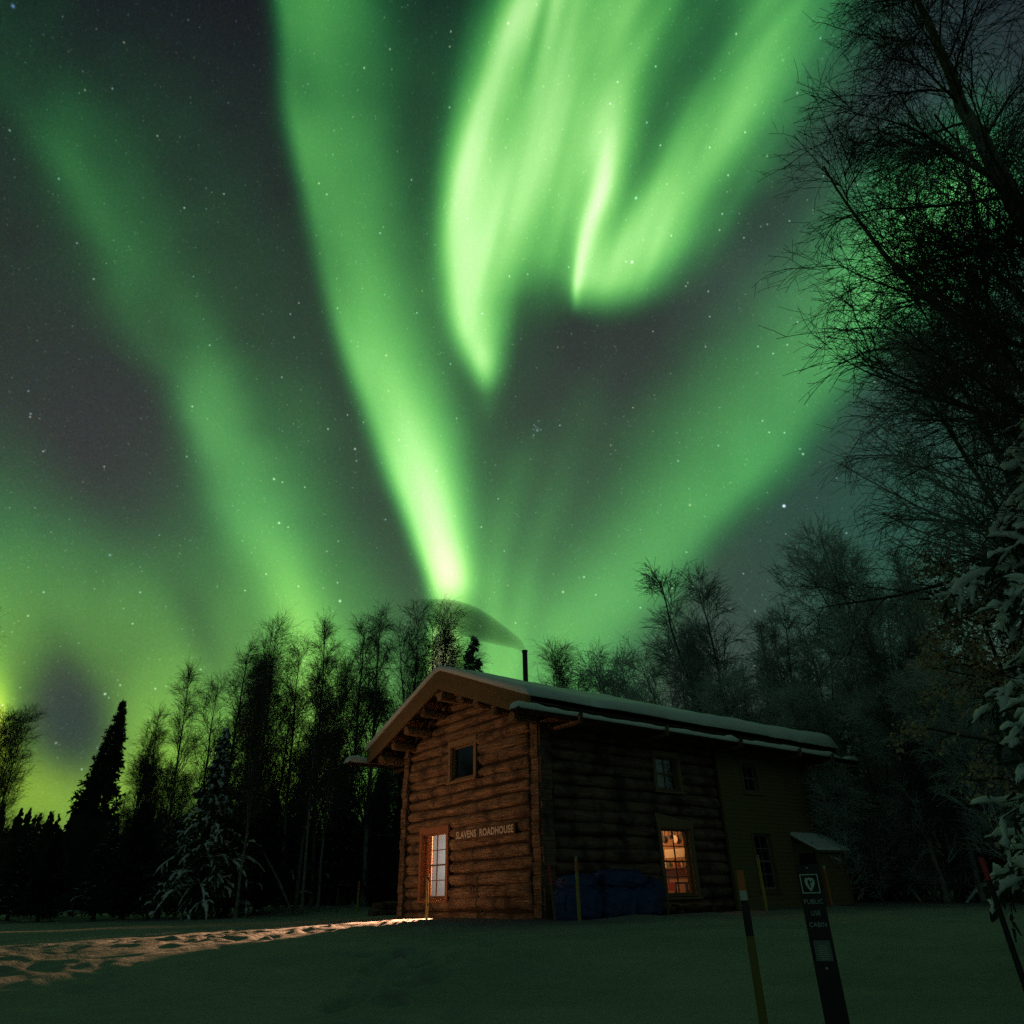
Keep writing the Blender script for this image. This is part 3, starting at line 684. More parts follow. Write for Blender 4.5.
pc = empty('wall_chart', (-1.76, 6.79, 1.50)); tag(pc, 'two pale sheets pinned above the shelf inside the side window', 'wall chart')
for x in (-.24, .19):
    b = MB(); b.box(x-.19, x+.19, -.006, .0, -.10, .14); b.build('sheet', jm[1], pc)
tb = empty('side_table', (-1.75, 6.2, .06)); tag(tb, 'small wooden table with a red cloth inside the side window', 'table')
b = MB(); b.box(-.6, .6, -.3, .3, .62, .66); b.build('tabletop', M['casing'], tb)
b = MB(); b.box(-.62, .62, -.32, .32, .662, .67); b.box(-.62, .62, -.325, -.32, .45, .67); b.build('cloth', mat('red_cloth', (.45, .09, .05), .9, .1, (.55, .14, .07), 8), tb)
for x in (-.55, .55):
    for y in (-.25, .25):
        b = MB(); b.box(x-.03, x+.03, y-.03, y+.03, 0, .62); b.build('leg', M['casing'], tb)
for i, (x, zz, rr_) in enumerate(((-2.15, 1.93, .10), (-1.90, 1.98, .07), (-1.66, 1.90, .11), (-1.42, 1.96, .08))):
    e = empty('hanging_pan', (x, 6.74, zz)); tag(e, ('large dark pan leftmost on the wall', 'small pan second from left on the wall', 'pale enamel pan third along the wall', 'small dark pan rightmost on the wall')[i]+' inside the lit side window', 'pan', 'pans hung indoors')
    b = MB(); b.tube([(0, -.03, 0), (0, .01, 0)], [rr_, rr_*.85], 18); b.build('bowl', M['pipe'] if i != 2 else jm[1], e); b = MB(); b.box(-.012, .012, -.02, -.005, rr_*.9, rr_*.9+.16); b.build('handle', M['pipe'], e)

# ---------------------------------------------------------------- trees
def seg_tubes(P, R, sides=3):
    """P (N,K,3) polylines, R (N,K) radii -> verts, quads"""
    N_, K, _ = P.shape
    T = np.gradient(P, axis=1); T /= np.linalg.norm(T, axis=2, keepdims=True)+1e-9
    ref = np.where(np.abs(T[..., 2:3]) < .9, np.array([0, 0, 1.]), np.array([1., 0, 0]))
    A = np.cross(T, ref); A /= np.linalg.norm(A, axis=2, keepdims=True)+1e-9; B = np.cross(T, A)
    a = np.arange(sides)*2*math.pi/sides
    V = P[:, :, None]+R[:, :, None, None]*(np.cos(a)[:, None]*A[:, :, None]+np.sin(a)[:, None]*B[:, :, None])
    base = (np.arange(N_)[:, None, None]*K+np.arange(K-1)[None, :, None])*sides; s = np.arange(sides)[None, None]; s2 = (s+1) % sides
    F = np.stack([base+s, base+s2, base+sides+s2, base+sides+s], -1).reshape(-1, 4)
    return V.reshape(-1, 3), F
def merge(parts):
    V, F, o = [], [], 0
    for v, f in parts: V.append(v); F.append(f+o); o += len(v)
    return np.concatenate(V), np.concatenate(F)
def sprout(rng, P, R, per, t0, t1, ang, sd, length, K, wig, lift, droop, rr=.55, rmin=.004, tpow=1.0, lenvar=.3, tip=.35):
    """children of every polyline; returns polylines, radii and the t on the parent"""
    N_, Kp, _ = P.shape; n = N_*per
    t = t0+(t1-t0)*((np.tile(np.arange(per), N_)+rng.random(n))/per)**tpow; pi_ = np.repeat(np.arange(N_), per)
    f = t*(Kp-1); i = np.clip(f.astype(int), 0, Kp-2); w = (f-i)[:, None]
    p = P[pi_, i]*(1-w)+P[pi_, i+1]*w; r0 = (R[pi_, i]*(1-w[:, 0])+R[pi_, i+1]*w[:, 0])
    T = P[pi_, i+1]-P[pi_, i]; T /= np.linalg.norm(T, axis=1, keepdims=True)+1e-9
    u = rng.normal(0, 1, (n, 3)); u -= (u*T).sum(1, keepdims=True)*T; u /= np.linalg.norm(u, axis=1, keepdims=True)+1e-9
    an = np.radians(rng.normal(ang, sd, n))[:, None]; d = np.cos(an)*T+np.sin(an)*u
    Ln = length(t, P[pi_, -1], pi_)*(1+lenvar*rng.normal(0, 1, n)).clip(.35, 1.8)
    out = np.empty((n, K, 3)); out[:, 0] = p; st = (Ln/(K-1))[:, None]
    for k in range(1, K):
        d = d+wig*rng.normal(0, 1, (n, 3)); d[:, 2] += lift-droop*(k/K); d /= np.linalg.norm(d, axis=1, keepdims=True)
        out[:, k] = out[:, k-1]+d*st
    ra = np.maximum(np.minimum(r0*rr, r0*.9), rmin)[:, None]*np.linspace(1, tip, K)[None]
    return out, np.maximum(ra, rmin*.8), t
def trunk_line(rng, H, r, lean, K=14, wob=.03):
    t = np.linspace(0, 1, K); P = np.zeros((1, K, 3)); P[0, :, 2] = H*t-.35*(t == 0)
    dx, dy = lean; w = np.cumsum(rng.normal(0, wob, (K, 2)), 0)*H/10; w -= w[0]
    P[0, :, 0] = dx*t**1.4*H+w[:, 0]; P[0, :, 1] = dy*t**1.4*H+w[:, 1]
    R = r*((1-t)**.8*.94+.05)[None]; R[0, 0] *= 1.35
    return P, R
def birch_mesh(seed, H=12, r=.11, n1=36, n2=9, n3=7, t0=.28, spread=.20, ang=42, twig=.006, droop=.10, lean=(.02, .02), up=.10, forks=0):
    rng = np.random.default_rng(seed)
    P0, R0 = trunk_line(rng, H, r, lean); tr_ = [seg_tubes(P0, R0, 8)]; mains = [(P0, R0)]
    if forks:
        Pf, Rf, _ = sprout(rng, P0, R0, forks, .25, .6, 22, 5, lambda t, e, q: H*(1-t)*.85, 10, .04, .10, 0, .7, .02); tr_.append(seg_tubes(Pf, Rf, 6)); mains.append((Pf, Rf))
    cr = []
    for mi, (P, R) in enumerate(mains):
        k1 = n1 if mi == 0 else max(6, n1//2)
        P1, R1, t1 = sprout(rng, P, R, k1, t0 if mi == 0 else .2, .985, ang, 9, lambda t, e, q: H*spread*(1.08-t)**.75*(.55+.45*np.minimum(1, (t-t0+.12)/.2)), 8, .09, up, droop*.6, .42, .010, tpow=1.22)
        P2, R2, t2 = sprout(rng, P1, R1, n2, .12, .97, 38, 12, lambda t, e, q: H*spread*.46*(1.12-t), 6, .13, .05, droop, .5, twig*1.2)
        P3, R3, t3 = sprout(rng, P2, R2, n3, .15, .98, 34, 12, lambda t, e, q: H*spread*.21*(1.15-t*.5), 4, .16, .0, droop*1.8, .6, twig, lenvar=.4)
        cr += [seg_tubes(P1, R1, 4), seg_tubes(P2, R2, 3), seg_tubes(P3, R3, 3)]
    return merge(tr_), merge(cr)
def blades(P, T, S, Ln, Wd):
    """flat sprays: one quad at each point, along T, with side S"""
    a = P-S*Wd*.5; b = P+S*Wd*.5; c = P+T*Ln+S*Wd*.22; d = P+T*Ln-S*Wd*.22
    V = np.stack([a, b, c, d], 1).reshape(-1, 3); F = np.arange(len(V)).reshape(-1, 4); return V, F
def lumps(P, S, rng):
    """squashed low clumps: octahedra pulled towards rounded boxes, one for each point, size S (N,3)"""
    a = np.array([[1, 0, 0], [.7, .7, 0], [0, 1, 0], [-.7, .7, 0], [-1, 0, 0], [-.7, -.7, 0], [0, -1, 0], [.7, -.7, 0]]); 
    ring0 = a*np.array([1, 1, 1]); ring1 = a*.72+np.array([0, 0, .62]); top = np.array([[0, 0, .95]]); bot = a*.6+np.array([0, 0, -.25])
    base = np.concatenate([bot, ring0, ring1, np.repeat(top, 8, 0)]); N_ = len(P)
    th = rng.random(N_)*6.28; c, s = np.cos(th)[:, None], np.sin(th)[:, None]
    B = base[None]*(1+.14*rng.normal(0, 1, (N_, len(base), 1))); B[:, 24:] = B[:, 24:25]
    X = B[..., 0]*S[:, 0:1]; Y = B[..., 1]*S[:, 1:2]
    V = np.stack([X*c-Y*s, X*s+Y*c, B[..., 2]*S[:, 2:3]], -1)+P[:, None]
    f = []
    for r_ in range(3):
        for k in range(8): f.append((r_*8+k, r_*8+(k+1) % 8, (r_+1)*8+(k+1) % 8, (r_+1)*8+k))
    F = (np.array(f)[None]+np.arange(N_)[:, None, None]*32).reshape(-1, 4)
    return V.reshape(-1, 3), F
def spruce_mesh(seed, H=9, r=.13, n1=90, wid=.20, t0=.06, n2=13, nb=5, bw=.10, bl=.22, snow=.0, droop=.25, shape=.85, ragged=.22, ssz=.10, fine=.55):
    rng = np.random.default_rng(seed); P0, R0 = trunk_line(rng, H, r, (0.0, 0.0), wob=.012)
    P1, R1, t1 = sprout(rng, P0, R0, n1, t0, .99, 74, 7, lambda t, e, q: H*wid*(1.01-t)**shape+.04, 7, .05, .02, droop, .22, .008, lenvar=ragged)
    P2, R2, t2 = sprout(rng, P1, R1, n2, .10, .99, 48, 10, lambda t, e, q: H*wid*.36*((1.04-t1[q])**shape)*(1.12-t*.8)+.06, 4, .06, .0, droop*.9, .5, .005)
    N2, K2, _ = P2.shape
    # needle sprays along the twigs
    f = (np.arange(nb)+.5)/nb*(K2-1); i = np.clip(f.astype(int), 0, K2-2); w = (f-i)[None, :, None]
    Q = P2[:, i]*(1-w)+P2[:, i+1]*w; T = P2[:, i+1]-P2[:, i]; T /= np.linalg.norm(T, axis=2, keepdims=True)+1e-9
    Q = Q.reshape(-1, 3); T = T.reshape(-1, 3)+rng.normal(0, .35, Q.shape); T /= np.linalg.norm(T, axis=1, keepdims=True)
    S = np.cross(T, rng.normal(0, 1, Q.shape)); S /= np.linalg.norm(S, axis=1, keepdims=True)+1e-9
    tq = np.repeat(np.repeat(t1, n2), nb); tap = np.clip(.38+1.6*(1-tq), 0, 1)
    Lb = (bl*tap*(.6+.7*rng.random(len(Q))))[:, None]*(.5+.5*H/9); Wb = (bw*tap*(.6+.7*rng.random(len(Q))))[:, None]
    crown = [seg_tubes(P1, R1, 4), seg_tubes(P2, R2, 3), blades(Q, T, S, Lb, Wb)]
    # leader
    sn = None
    if snow:        # loads of snow lying along the boughs: sagging, swelling, joined
        def load(P, r, keep):
            P = P[keep]; n_, k_ = P.shape[:2]; tt = np.linspace(0, k_-1, k_*2); i_ = np.clip(tt.astype(int), 0, k_-2); w_ = (tt-i_)[None, :, None]
            P = P[:, i_]*(1-w_)+P[:, i_+1]*w_; k_ = len(tt)
            R_ = r*(.45+1.1*rng.random((n_, k_)))*np.sin(np.linspace(.25, 2.95, k_))[None]*(.6+.7*rng.random((n_, 1)))
            v, f = seg_tubes(P, np.maximum(R_, .004), 7); c = np.repeat(P.reshape(-1, 3), 7, 0); d = v-c
            d *= (1+.22*rng.normal(0, 1, (len(d), 1))); d[:, 2] = d[:, 2]*.62+np.repeat(R_.reshape(-1), 7)*.35; return c+d, f
        tap1 = np.clip(.35+1.3*(1-t1), 0, 1); k1 = rng.random(len(t1)) < min(1, snow*1.6); k2 = rng.random(len(P2)) < snow*fine
        A_ = P1[:, 1:]; sn = merge([load(A_, ssz, k1), load(P2, ssz*.72, k2)])
    return seg_tubes(P0, R0, 8), merge(crown), sn

M['bark_pale'] = mat('pale_bark', (.30, .28, .24), .85, .2, (.09, .08, .07), 6, (1, 1, .6), bump=.4)
M['bark_dark'] = mat('dark_bark', (.05, .038, .030), .9, .1, (.09, .07, .055), 8, (1, 1, .3), bump=.5)
M['twig'] = mat('bare_twigs', (.07, .062, .055), .9, .1, (.13, .125, .115), 2)
M['twig_frost'] = mat('frosted_twigs', (.30, .33, .32), .9, .1, (.66, .70, .68), 1.3)
M['twig_frost2'] = mat('rimed_twigs', (.20, .22, .21), .9, .1, (.46, .50, .48), 1.1)
M['needles'] = mat('spruce_needles', (.035, .05, .032), .8, .2, (.06, .08, .05), 2)
M['needles_far'] = mat('far_needles', (.018, .024, .018), .9, .1, (.03, .038, .026), 2)
M['bough_snow'] = mat('bough_snow', (.74, .78, .76), .85, .2, (.84, .87, .85), 5)
M['near_twig'] = mat('near_bare_twigs', (.040, .032, .026), .9, .15, (.085, .07, .055), 4)
M['near_bark'] = mat('mossy_bark', (.11, .10, .06), .9, .15, (.20, .18, .11), 9, (1, 1, .5), bump=.7)
M['warm_tint_leaf'] = mat('foliage_painted_warm_light', (.50, .33, .20), .9, .1, (.75, .60, .44), 5)  # warm light on frosted foliage, put into its colour

def proto_birch(seed, twigm, barkm, **k):
    (tv, tf), (cv, cf) = birch_mesh(seed, **k)
    a = np_mesh('trunk', tv, tf); a.materials.append(barkm); a.polygons.foreach_set('use_smooth', np.ones(len(a.polygons), bool)); b = np_mesh('crown', cv, cf); b.materials.append(twigm)
    return [('trunk', a), ('crown', b)], k.get('H', 12)
def proto_spruce(seed, nm=None, sm=None, **k):
    t, c, s = spruce_mesh(seed, **k)
    a = np_mesh('trunk', *t); a.materials.append(M['bark_dark']); b = np_mesh('crown', *c); b.materials.append(nm or M['needles']); out = [('trunk', a), ('crown', b)]
    if s: q = np_mesh('snow', *s); q.materials.append(sm or M['bough_snow']); q.polygons.foreach_set('use_smooth', np.ones(len(q.polygons), bool)); out.append(('snow', q))
    return out, k.get('H', 9)
_n = [0]
def plant(name, proto, x, y, height, label, cat, group=None, rz=None, wide=1.0, z=None):
    parts, H = proto; s = height/H; _n[0] += 1
    e = empty(name, (x, y, (gz(x, y) if z is None else z)-.05), rz if rz is not None else (_n[0]*2.399) % 6.283, (s*wide, s*wide, s)); tag(e, label, cat, group)
    for nm, me in parts:
        o = bpy.data.objects.new(nm, me); COL.objects.link(o); o.parent = e
    return e
def at(az, D):      # a spot D metres from the tripod, on a bearing
    return CAM[0]+D*math.cos(RAD(az)), CAM[1]+D*math.sin(RAD(az))
BD = [proto_birch(40+i, M['twig'], M['bark_pale'], H=13, r=.10+.01*(i % 3), n1=(56, 46, 60, 52, 42, 56)[i], n2=10, n3=7, t0=(.22, .30, .18, .26, .34, .22)[i], spread=(.20, .24, .18, .22, .26, .20)[i], ang=(34, 38, 30, 40, 36, 32)[i], twig=.0058, droop=.08+.02*(i % 3), lean=(.02*(i-2.5), .015*(2-i)), forks=(0, 1, 0, 2, 0, 1)[i]) for i in range(6)]
BF = [proto_birch(60+i, M['twig_frost' if i % 2 else 'twig_frost2'], M['bark_dark'], H=12, r=.11, n1=(40, 34, 44, 38)[i], n2=9, n3=8, t0=(.10, .16, .06, .14)[i], spread=(.22, .26, .20, .25)[i], ang=(40, 46, 36, 44)[i], twig=.009, droop=.10, lean=(.03*(i-1.5), .02), forks=(1, 2, 0, 3)[i]) for i in range(4)]
BUSH = [proto_birch(80+i, M['twig_frost'], M['bark_dark'], H=3.4, r=.03, n1=26, n2=8, n3=7, t0=.04, spread=.42, ang=38, twig=.007, droop=.12, forks=5) for i in range(2)]
SPR = [proto_spruce(90, H=10, n1=300, wid=.18, n2=14, nb=6, bw=.085, bl=.2, snow=0, ragged=.12, droop=.12), proto_spruce(91, H=8, n1=150, wid=.29, n2=13, snow=.5, droop=.5, ssz=.085, shape=1.0, ragged=.3), proto_spruce(92, H=10, n1=150, wid=.16, n2=12, ragged=.25, snow=.2, ssz=.06)]
G1 = 'bare birches crowding the dark wood left of the house'
Lb = 'bare birch among many in the dark wood left of the house'
rows = [  # bearing, distance, height, proto, label
 (179.9, 30, 9.3, 0, 'bare birch cut by the left edge of the photo'), (176.6, 36, 7.6, 3, 'low spreading bare birch just left of the pointed dark spruce'), (177.8, 33, 6.6, 4, 'small bushy birch at the left edge, lowest of the left wood'),
 (168.8, 40, 7.8, 1, 'slim low birch just right of the pointed dark spruce'), (168.0, 38, 8.4, 5, 'twiggy birch between the pointed spruce and the snowy spruce'), (166.3, 36, 10.1, 0, 'tall narrow birch behind the top of the snow-laden spruce'),
 (163.4, 38, 12.0, 2, 'tall feathery birch right of the snow-laden spruce top'), (162.0, 34, 9.8, 3, Lb), (161.0, 36, 12.3, 1, 'tall birch with the bushy top midway between snowy spruce and house'), (158.8, 37, 11.6, 4, Lb),
 (156.6, 38, 13.5, 0, 'tall wide-topped birch left of the eave of the house'), (154.4, 40, 14.5, 5, 'tallest slim birch just left of the house roof'), (153.1, 37, 14.1, 2, 'tall bare birch standing over the left roof corner'), (150.2, 42, 15.9, 3, 'birch in front of the brightest green glow left of the roof peak'),
 (148.6, 40, 15.3, 1, 'birch against the bright green streak over the roof peak'), (146.9, 44, 15.7, 0, 'birch just right of the bright green streak above the roof'), (157.6, 34, 9.6, 5, Lb), (164.6, 42, 10.9, 4, Lb), (159.6, 44, 11.6, 2, Lb),
 (139.1, 50, 15.9, 1, 'small bare treetop over the roof just right of the stove pipe'), (138.4, 54, 16.4, 4, 'faint bare treetop over the roof, second right of the stove pipe'),
]
for az_, D, h, p, lab in rows:
    x, y = at(az_, D); plant('birch_tree', BD[p], x, y, h, lab, 'tree', G1 if lab == Lb else None)
# the three pale trunks at the wood's edge
for az_, D, h, p, lab in ((161.4, 29, 8.8, 1, 'pale-trunked birch at the edge of the snow beside the snowy spruce'), (157.2, 31, 9.4, 4, 'left of a pair of pale trunks at the forest edge near the leaning pole'), (156.1, 32, 9.8, 3, 'right of a pair of pale trunks at the forest edge near the leaning pole')):
    x, y = at(az_, D); plant('birch_tree', BD[p], x, y, h, lab, 'tree', wide=.8)
rt = random.Random(8)
for i in range(36):     # the depth of the wood behind them
    az_ = 150 + 30*((i*.618) % 1); D = 37+rt.random()*20; top = 4.6+(max(0, 172-az_)/22)*5.2
    if az_ > 171: top = 3.6
    x, y = at(az_, D); plant('birch_tree', BD[i % 6], x, y, top*(.75+.4*rt.random())*(D/42), Lb, 'tree', G1, wide=1.05)
x, y = at(171.2, 44); plant('spruce_tree', SPR[0], x, y, 10.3, 'tall pointed dark spruce standing clear against the green sky at left', 'tree', wide=.82)
x, y = at(164.0, 31); plant('spruce_tree', SPR[1], x, y, 6.7, 'broad snow-laden spruce at the forest edge, left of the pale-trunked birch', 'tree', rz=.6, wide=.95)
x, y = at(145.3, 52); plant('spruce_tree', SPR[2], x, y, 18.1, 'dark spruce top showing over the roof peak, left of the stove pipe', 'tree', wide=1.0)
G2 = 'dark spruces low in the wood left of the house'
for i, (az_, D, h, w_) in enumerate(((174.5, 38, 3.6, 1.5), (172.9, 36, 3.3, 1.5), (169.9, 35, 3.8, 1.6), (177.6, 40, 4.3, 1.5), (168.3, 34, 4.2, 1.7), (166.2, 33, 3.6, 1.6), (162.2, 32, 5.0, 1.6), (160.2, 33, 4.8, 1.5), (158.2, 38, 6.0, 1.3), (155.0, 39, 6.5, 1.3), (152.4, 38, 6.0, 1.3), (150.6, 41, 7.0, 1.4), (179.8, 38, 4.6, 1.6))):
    x, y = at(az_, D); plant('spruce_tree', SPR[(2, 0, 2)[i % 3]], x, y, h, 'low dark spruce under the birches left of the house', 'tree', G2, wide=w_)
# leaning dead pole
x, y = at(157.6, 30.5); lp = MB(); x2, y2 = at(160.2, 31.5); lp.tube([(x, y, gz(x, y)-.1), ((x+x2)/2, (y+y2)/2, 1.15), (x2, y2, 2.15)], [.05, .042, .03], 8)
tag(lp.build('leaning_pole', M['bark_pale'], None, True), 'thin dead pole leaning among the trees left of the house', 'pole')

# frosted wood behind and right of the house
G3 = 'frosted trees in the wood right of the house'; Lf = 'frosted bare tree in the dense wood right of the house'
rows = [(132.3, 52, 15.9, 'rounded bare treetop alone over the middle of the roof', 3, 1.0), (128.9, 42, 13.8, 'dark frosted tree left of the tallest tree behind the roof', 1, 1.0), (125.0, 42, 17.4, 'tallest broad tree rising behind the far half of the roof', 0, 1.1), (127.4, 38, 12.8, Lf, 2, 1.0),
 (122.1, 44, 14.6, 'slim frosted tree right of the tallest tree behind the roof', 2, .9), (120.6, 42, 14.1, Lf, 0, .9), (118.8, 40, 12.8, 'low-topped tree in the dip of the treeline beyond the far roof end', 1, 1.0), (115.8, 40, 15.0, 'tall pair-topped tree left of the big right-hand tree, leftmost stem', 2, 1.0),
 (113.3, 36, 15.5, 'tall bare tree whose top stands highest in the gap above the far roof end', 3, .9), (111.3, 35, 14.2, Lf, 2, .9), (110.0, 30, 10.5, Lf, 0, 1.0), (124.0, 36, 9.4, Lf, 3, 1.1), (120.6, 34, 8.4, Lf, 1, 1.2), (116.3, 30, 7.8, Lf, 0, 1.2), (119.0, 33, 7.2, Lf, 2, 1.3), (113.4, 28, 6.6, Lf, 1, 1.2), (110.0, 26, 6.4, Lf, 3, 1.2), (107.4, 26, 6.0, Lf, 0, 1.2)]
for i, (az_, D, h, lab, p, w_) in enumerate(rows):
    x, y = at(az_, D); plant('frosted_tree', BF[p], x, y, h, lab, 'tree', G3 if lab == Lf else None, wide=w_)
for i in range(44):
    az_ = 104 + 27*((i*.618) % 1); D = 33+rt.random()*24; x, y = at(az_, D)
    plant('frosted_tree', BF[i % 4], x, y, (8.0+3.0*rt.random())*D/42*(.9 if az_ > 119 else 1), Lf, 'tree', G3, wide=1.25)
G4 = 'frosted bushes along the edge of the right-hand wood'
for i in range(22):
    az_ = 106 + 15.5*((i*.618) % 1); D = 27+rt.random()*9; x, y = at(az_, D)
    plant('frosted_bush', BUSH[i % 2], x, y, 2.2+1.8*rt.random(), 'low frosted bush at the foot of the right-hand wood', 'bush', G4, wide=1.2)
for i, (az_, D, h, lab) in enumerate(((117.2, 33, 7.5, 'snow-dusted spruce just right of the lean-to entry'), (121.5, 46, 12.0, 'dark spruce behind the far end of the roof'), (108.2, 30, 8.5, 'dark spruce deep in the wood behind the red-topped stake'))):
    x, y = at(az_, D); plant('spruce_tree', SPR[(1, 2, 1)[i]], x, y, h, lab, 'tree')
# two pale trunks in the right wood
for az_, lab in ((112.0, 'pale leaning trunk at the edge of the right-hand wood, right of a pair'), (114.0, 'pale leaning trunk at the edge of the right-hand wood, left of a pair')):
    x, y = at(az_, 27.5); plant('birch_tree', BD[2], x, y, 8.0, lab, 'tree', wide=1.1)
# the far wood: one mass
def far_wood():
    rng = np.random.default_rng(77); parts = []
    for az0, az1, n in ((95, 132, 420), (132, 200, 620)):
        az_ = np.radians(rng.uniform(az0, az1, n)); D = rng.uniform(60, 120, n); h = rng.uniform(4.5, 8.5, n)*(D/80)*(1.35 if az1 < 140 else 1.0)
        x = CAM[0]+D*np.cos(az_); y = CAM[1]+D*np.sin(az_); K = 26
        t = (np.arange(K)+.5)/K
        for q in range(n):
            m = 5; a = rng.random((K, m))*6.28; w_ = h[q]*.17*(1.04-t)**.8; c = np.stack([x[q]+0*t, y[q]+0*t, h[q]*t], -1)
            T = np.stack([np.cos(a), np.sin(a), -.25+0*a], -1); S = np.stack([-np.sin(a)*.5, np.cos(a)*.5, 0*a+.85], -1)
            v, f = blades(np.repeat(c[:, None], m, 1).reshape(-1, 3), T.reshape(-1, 3), S.reshape(-1, 3), np.repeat(w_*(.6+.7*rng.random(K)), m)[:, None], np.repeat(w_*.75+h[q]/K*1.2, m)[:, None]); parts.append((v, f))
    V, F = merge(parts); tag(link('distant_forest', np_mesh('distant_forest', V, F), M['needles_far']), 'far dark wall of forest closing the horizon', 'forest', kind='stuff')
far_wood()

# ---- the big bare birch leaning in from the right
def big_birch():
    rng = np.random.default_rng(1234); H = 14.5
    P0, R0 = trunk_line(rng, H, .20, (0.0, 0.0), K=22, wob=.02); mains = [(P0, R0, 40, .17)]
    tr_ = [seg_tubes(P0, R0, 12)]
    Pf, Rf, _ = sprout(rng, P0, R0, 4, .22, .55, 20, 4, lambda t, e, q: H*(1-t)*.55, 14, .03, .08, 0, .55, .02, tip=.1); tr_.append(seg_tubes(Pf, Rf, 8))
    cr = []
    for P, R, n1 in ((P0, R0, 42), (Pf, Rf, 6)):
        P1, R1, t1 = sprout(rng, P, R, n1, .16 if n1 > 20 else .12, .985, 46, 9, lambda t, e, q: np.interp(t, [.12, .45, .70, .97], [3.9, 3.0, 1.7, .5]) if n1 > 20 else 1.5*(1.1-t)**.7, 12, .07, .045, .10, .27, .008, lenvar=.08, tip=.15, tpow=1.2)
        P2, R2, _ = sprout(rng, P1, R1, 13, .10, .98, 36, 11, lambda t, e, q: 1.05*(1.15-t*.55), 8, .10, .02, .11, .5, .0075)
        P3, R3, _ = sprout(rng, P2, R2, 8, .12, .98, 36, 13, lambda t, e, q: .62*(1.15-t*.5), 5, .13, .0, .14, .6, .0045)
        cr += [seg_tubes(P1, R1, 6), seg_tubes(P2, R2, 4), seg_tubes(P3, R3, 3)]
        P4, R4, _ = sprout(rng, P3, R3, 2, .3, .9, 42, 12, lambda t, e, q: .26+0*t, 3, .12, 0, .1, .7, .0035); cr.append(seg_tubes(P4, R4, 3))
    x, y = 13.44, -2.72; e = empty('birch_tree', (x, y, gz(x, y)), 2.2)
    tag(e, 'huge bare birch reaching in from the right edge over the sky', 'tree')
    v, f = merge(tr_); a = link('trunk', np_mesh('trunk', v, f), M['near_bark'], e, True)
    v, f = merge(cr); link('crown', np_mesh('crown', v, f), M['near_twig'], e)
big_birch()
q_ = proto_birch(515, M['twig_frost2'], M['near_bark'], H=8.6, r=.085, n1=46, n2=11, n3=7, t0=.30, spread=.25, ang=50, twig=.0042, droop=.13, lean=(-.03, .0), up=.06, forks=2)
plant('birch_tree', q_, 11.95, -1.75, 8.6, 'smaller bare birch with a dense veil of twigs under the huge right-hand one', 'tree', rz=.4)
# ---- snow-laden spruce beside it, its boughs reaching into the frame
ns = spruce_mesh(303, H=5.3, r=.11, n1=170, wid=.34, t0=.14, n2=22, nb=8, bw=.04, bl=.13, snow=.8, droop=.42, shape=.7, ragged=.25, ssz=.062, fine=.7)
e = empty('spruce_tree', (12.95, -3.75, gz(12.95, -3.75)-.1), 1.0); tag(e, 'snow-laden spruce at the right edge, its white boughs reaching into view', 'tree')
for nm, q, m_ in (('trunk', ns[0], M['bark_dark']), ('crown', ns[1], M['needles']), ('snow', ns[2], M['bough_snow'])): link(nm, np_mesh(nm, *q), m_, e, nm == 'snow')
# ---- small tree with rimed leaves between the two, warm light painted on as tan
def build_warm_tinted_tree():
    rng = np.random.default_rng(66); H = 4.0; P0, R0 = trunk_line(rng, H, .06, (-.06, .02), K=12, wob=.05)
    P1, R1, _ = sprout(rng, P0, R0, 26, .3, .98, 52, 12, lambda t, e, q: 1.5*(1.15-t)**.6, 8, .12, .02, .15, .5, .008)
    P2, R2, _ = sprout(rng, P1, R1, 9, .15, .98, 42, 12, lambda t, e, q: .55*(1.2-t), 5, .15, 0, .2, .6, .005)
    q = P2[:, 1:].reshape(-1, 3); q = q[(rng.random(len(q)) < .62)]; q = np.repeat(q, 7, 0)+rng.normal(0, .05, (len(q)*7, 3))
    T = rng.normal(0, 1, q.shape); T /= np.linalg.norm(T, axis=1, keepdims=True); S = np.cross(T, rng.normal(0, 1, q.shape)); S /= np.linalg.norm(S, axis=1, keepdims=True)
    e = empty('warm_tinted_tree', (11.35, -2.35, gz(11.35, -2.35)), .0); tag(e, 'small tree with frosted leaves tinted tan for warm light before the right-hand spruce', 'tree')
    link('trunk', np_mesh('trunk', *seg_tubes(P0, R0, 8)), M['bark_dark'], e, True); link('crown', np_mesh('crown', *merge([seg_tubes(P1, R1, 4), seg_tubes(P2, R2, 3)])), M['near_twig'], e)
    link('leaves', np_mesh('leaves', *blades(q, T, S, .035+.03*rng.random((len(q), 1)), .028+.02*rng.random((len(q), 1)))), M['warm_tint_leaf'], e)
build_warm_tinted_tree()

# ---------------------------------------------------------------- smoke from the stove pipe
FLIP = True
def smoke():
    c = [Vector(p) for p in ((XR, 2.4, 7.50), (XR-.05, 2.1, 7.76), (-3.58, 1.55, 7.98), (-3.8, 1.06, 8.20), (-4.06, .52, 8.44), (-4.40, -.10, 8.70), (-4.85, -.95, 9.05))]
    r = [.08, .20, .34, .46, .52, .44, .06]; mb = MB(); pts = []; rr = []
    tt = np.linspace(0, len(c)-1, 60); ix = np.arange(len(c)); q = [_spl(tt, ix, [p[k] for p in c]) for k in range(3)]
    pts = [tuple(float(q[k][i]) for k in range(3)) for i in range(60)]; rr = [max(.03, float(v)) for v in _spl(tt, ix, r)]
    mb.tube(pts, rr, 20); mb.f = [f[::-1] for f in mb.f] if FLIP else mb.f; o = mb.build('chimney_smoke', None or smoke_mat(), None, True)
    tag(o, 'thin grey smoke drifting left from the stove pipe', 'smoke')
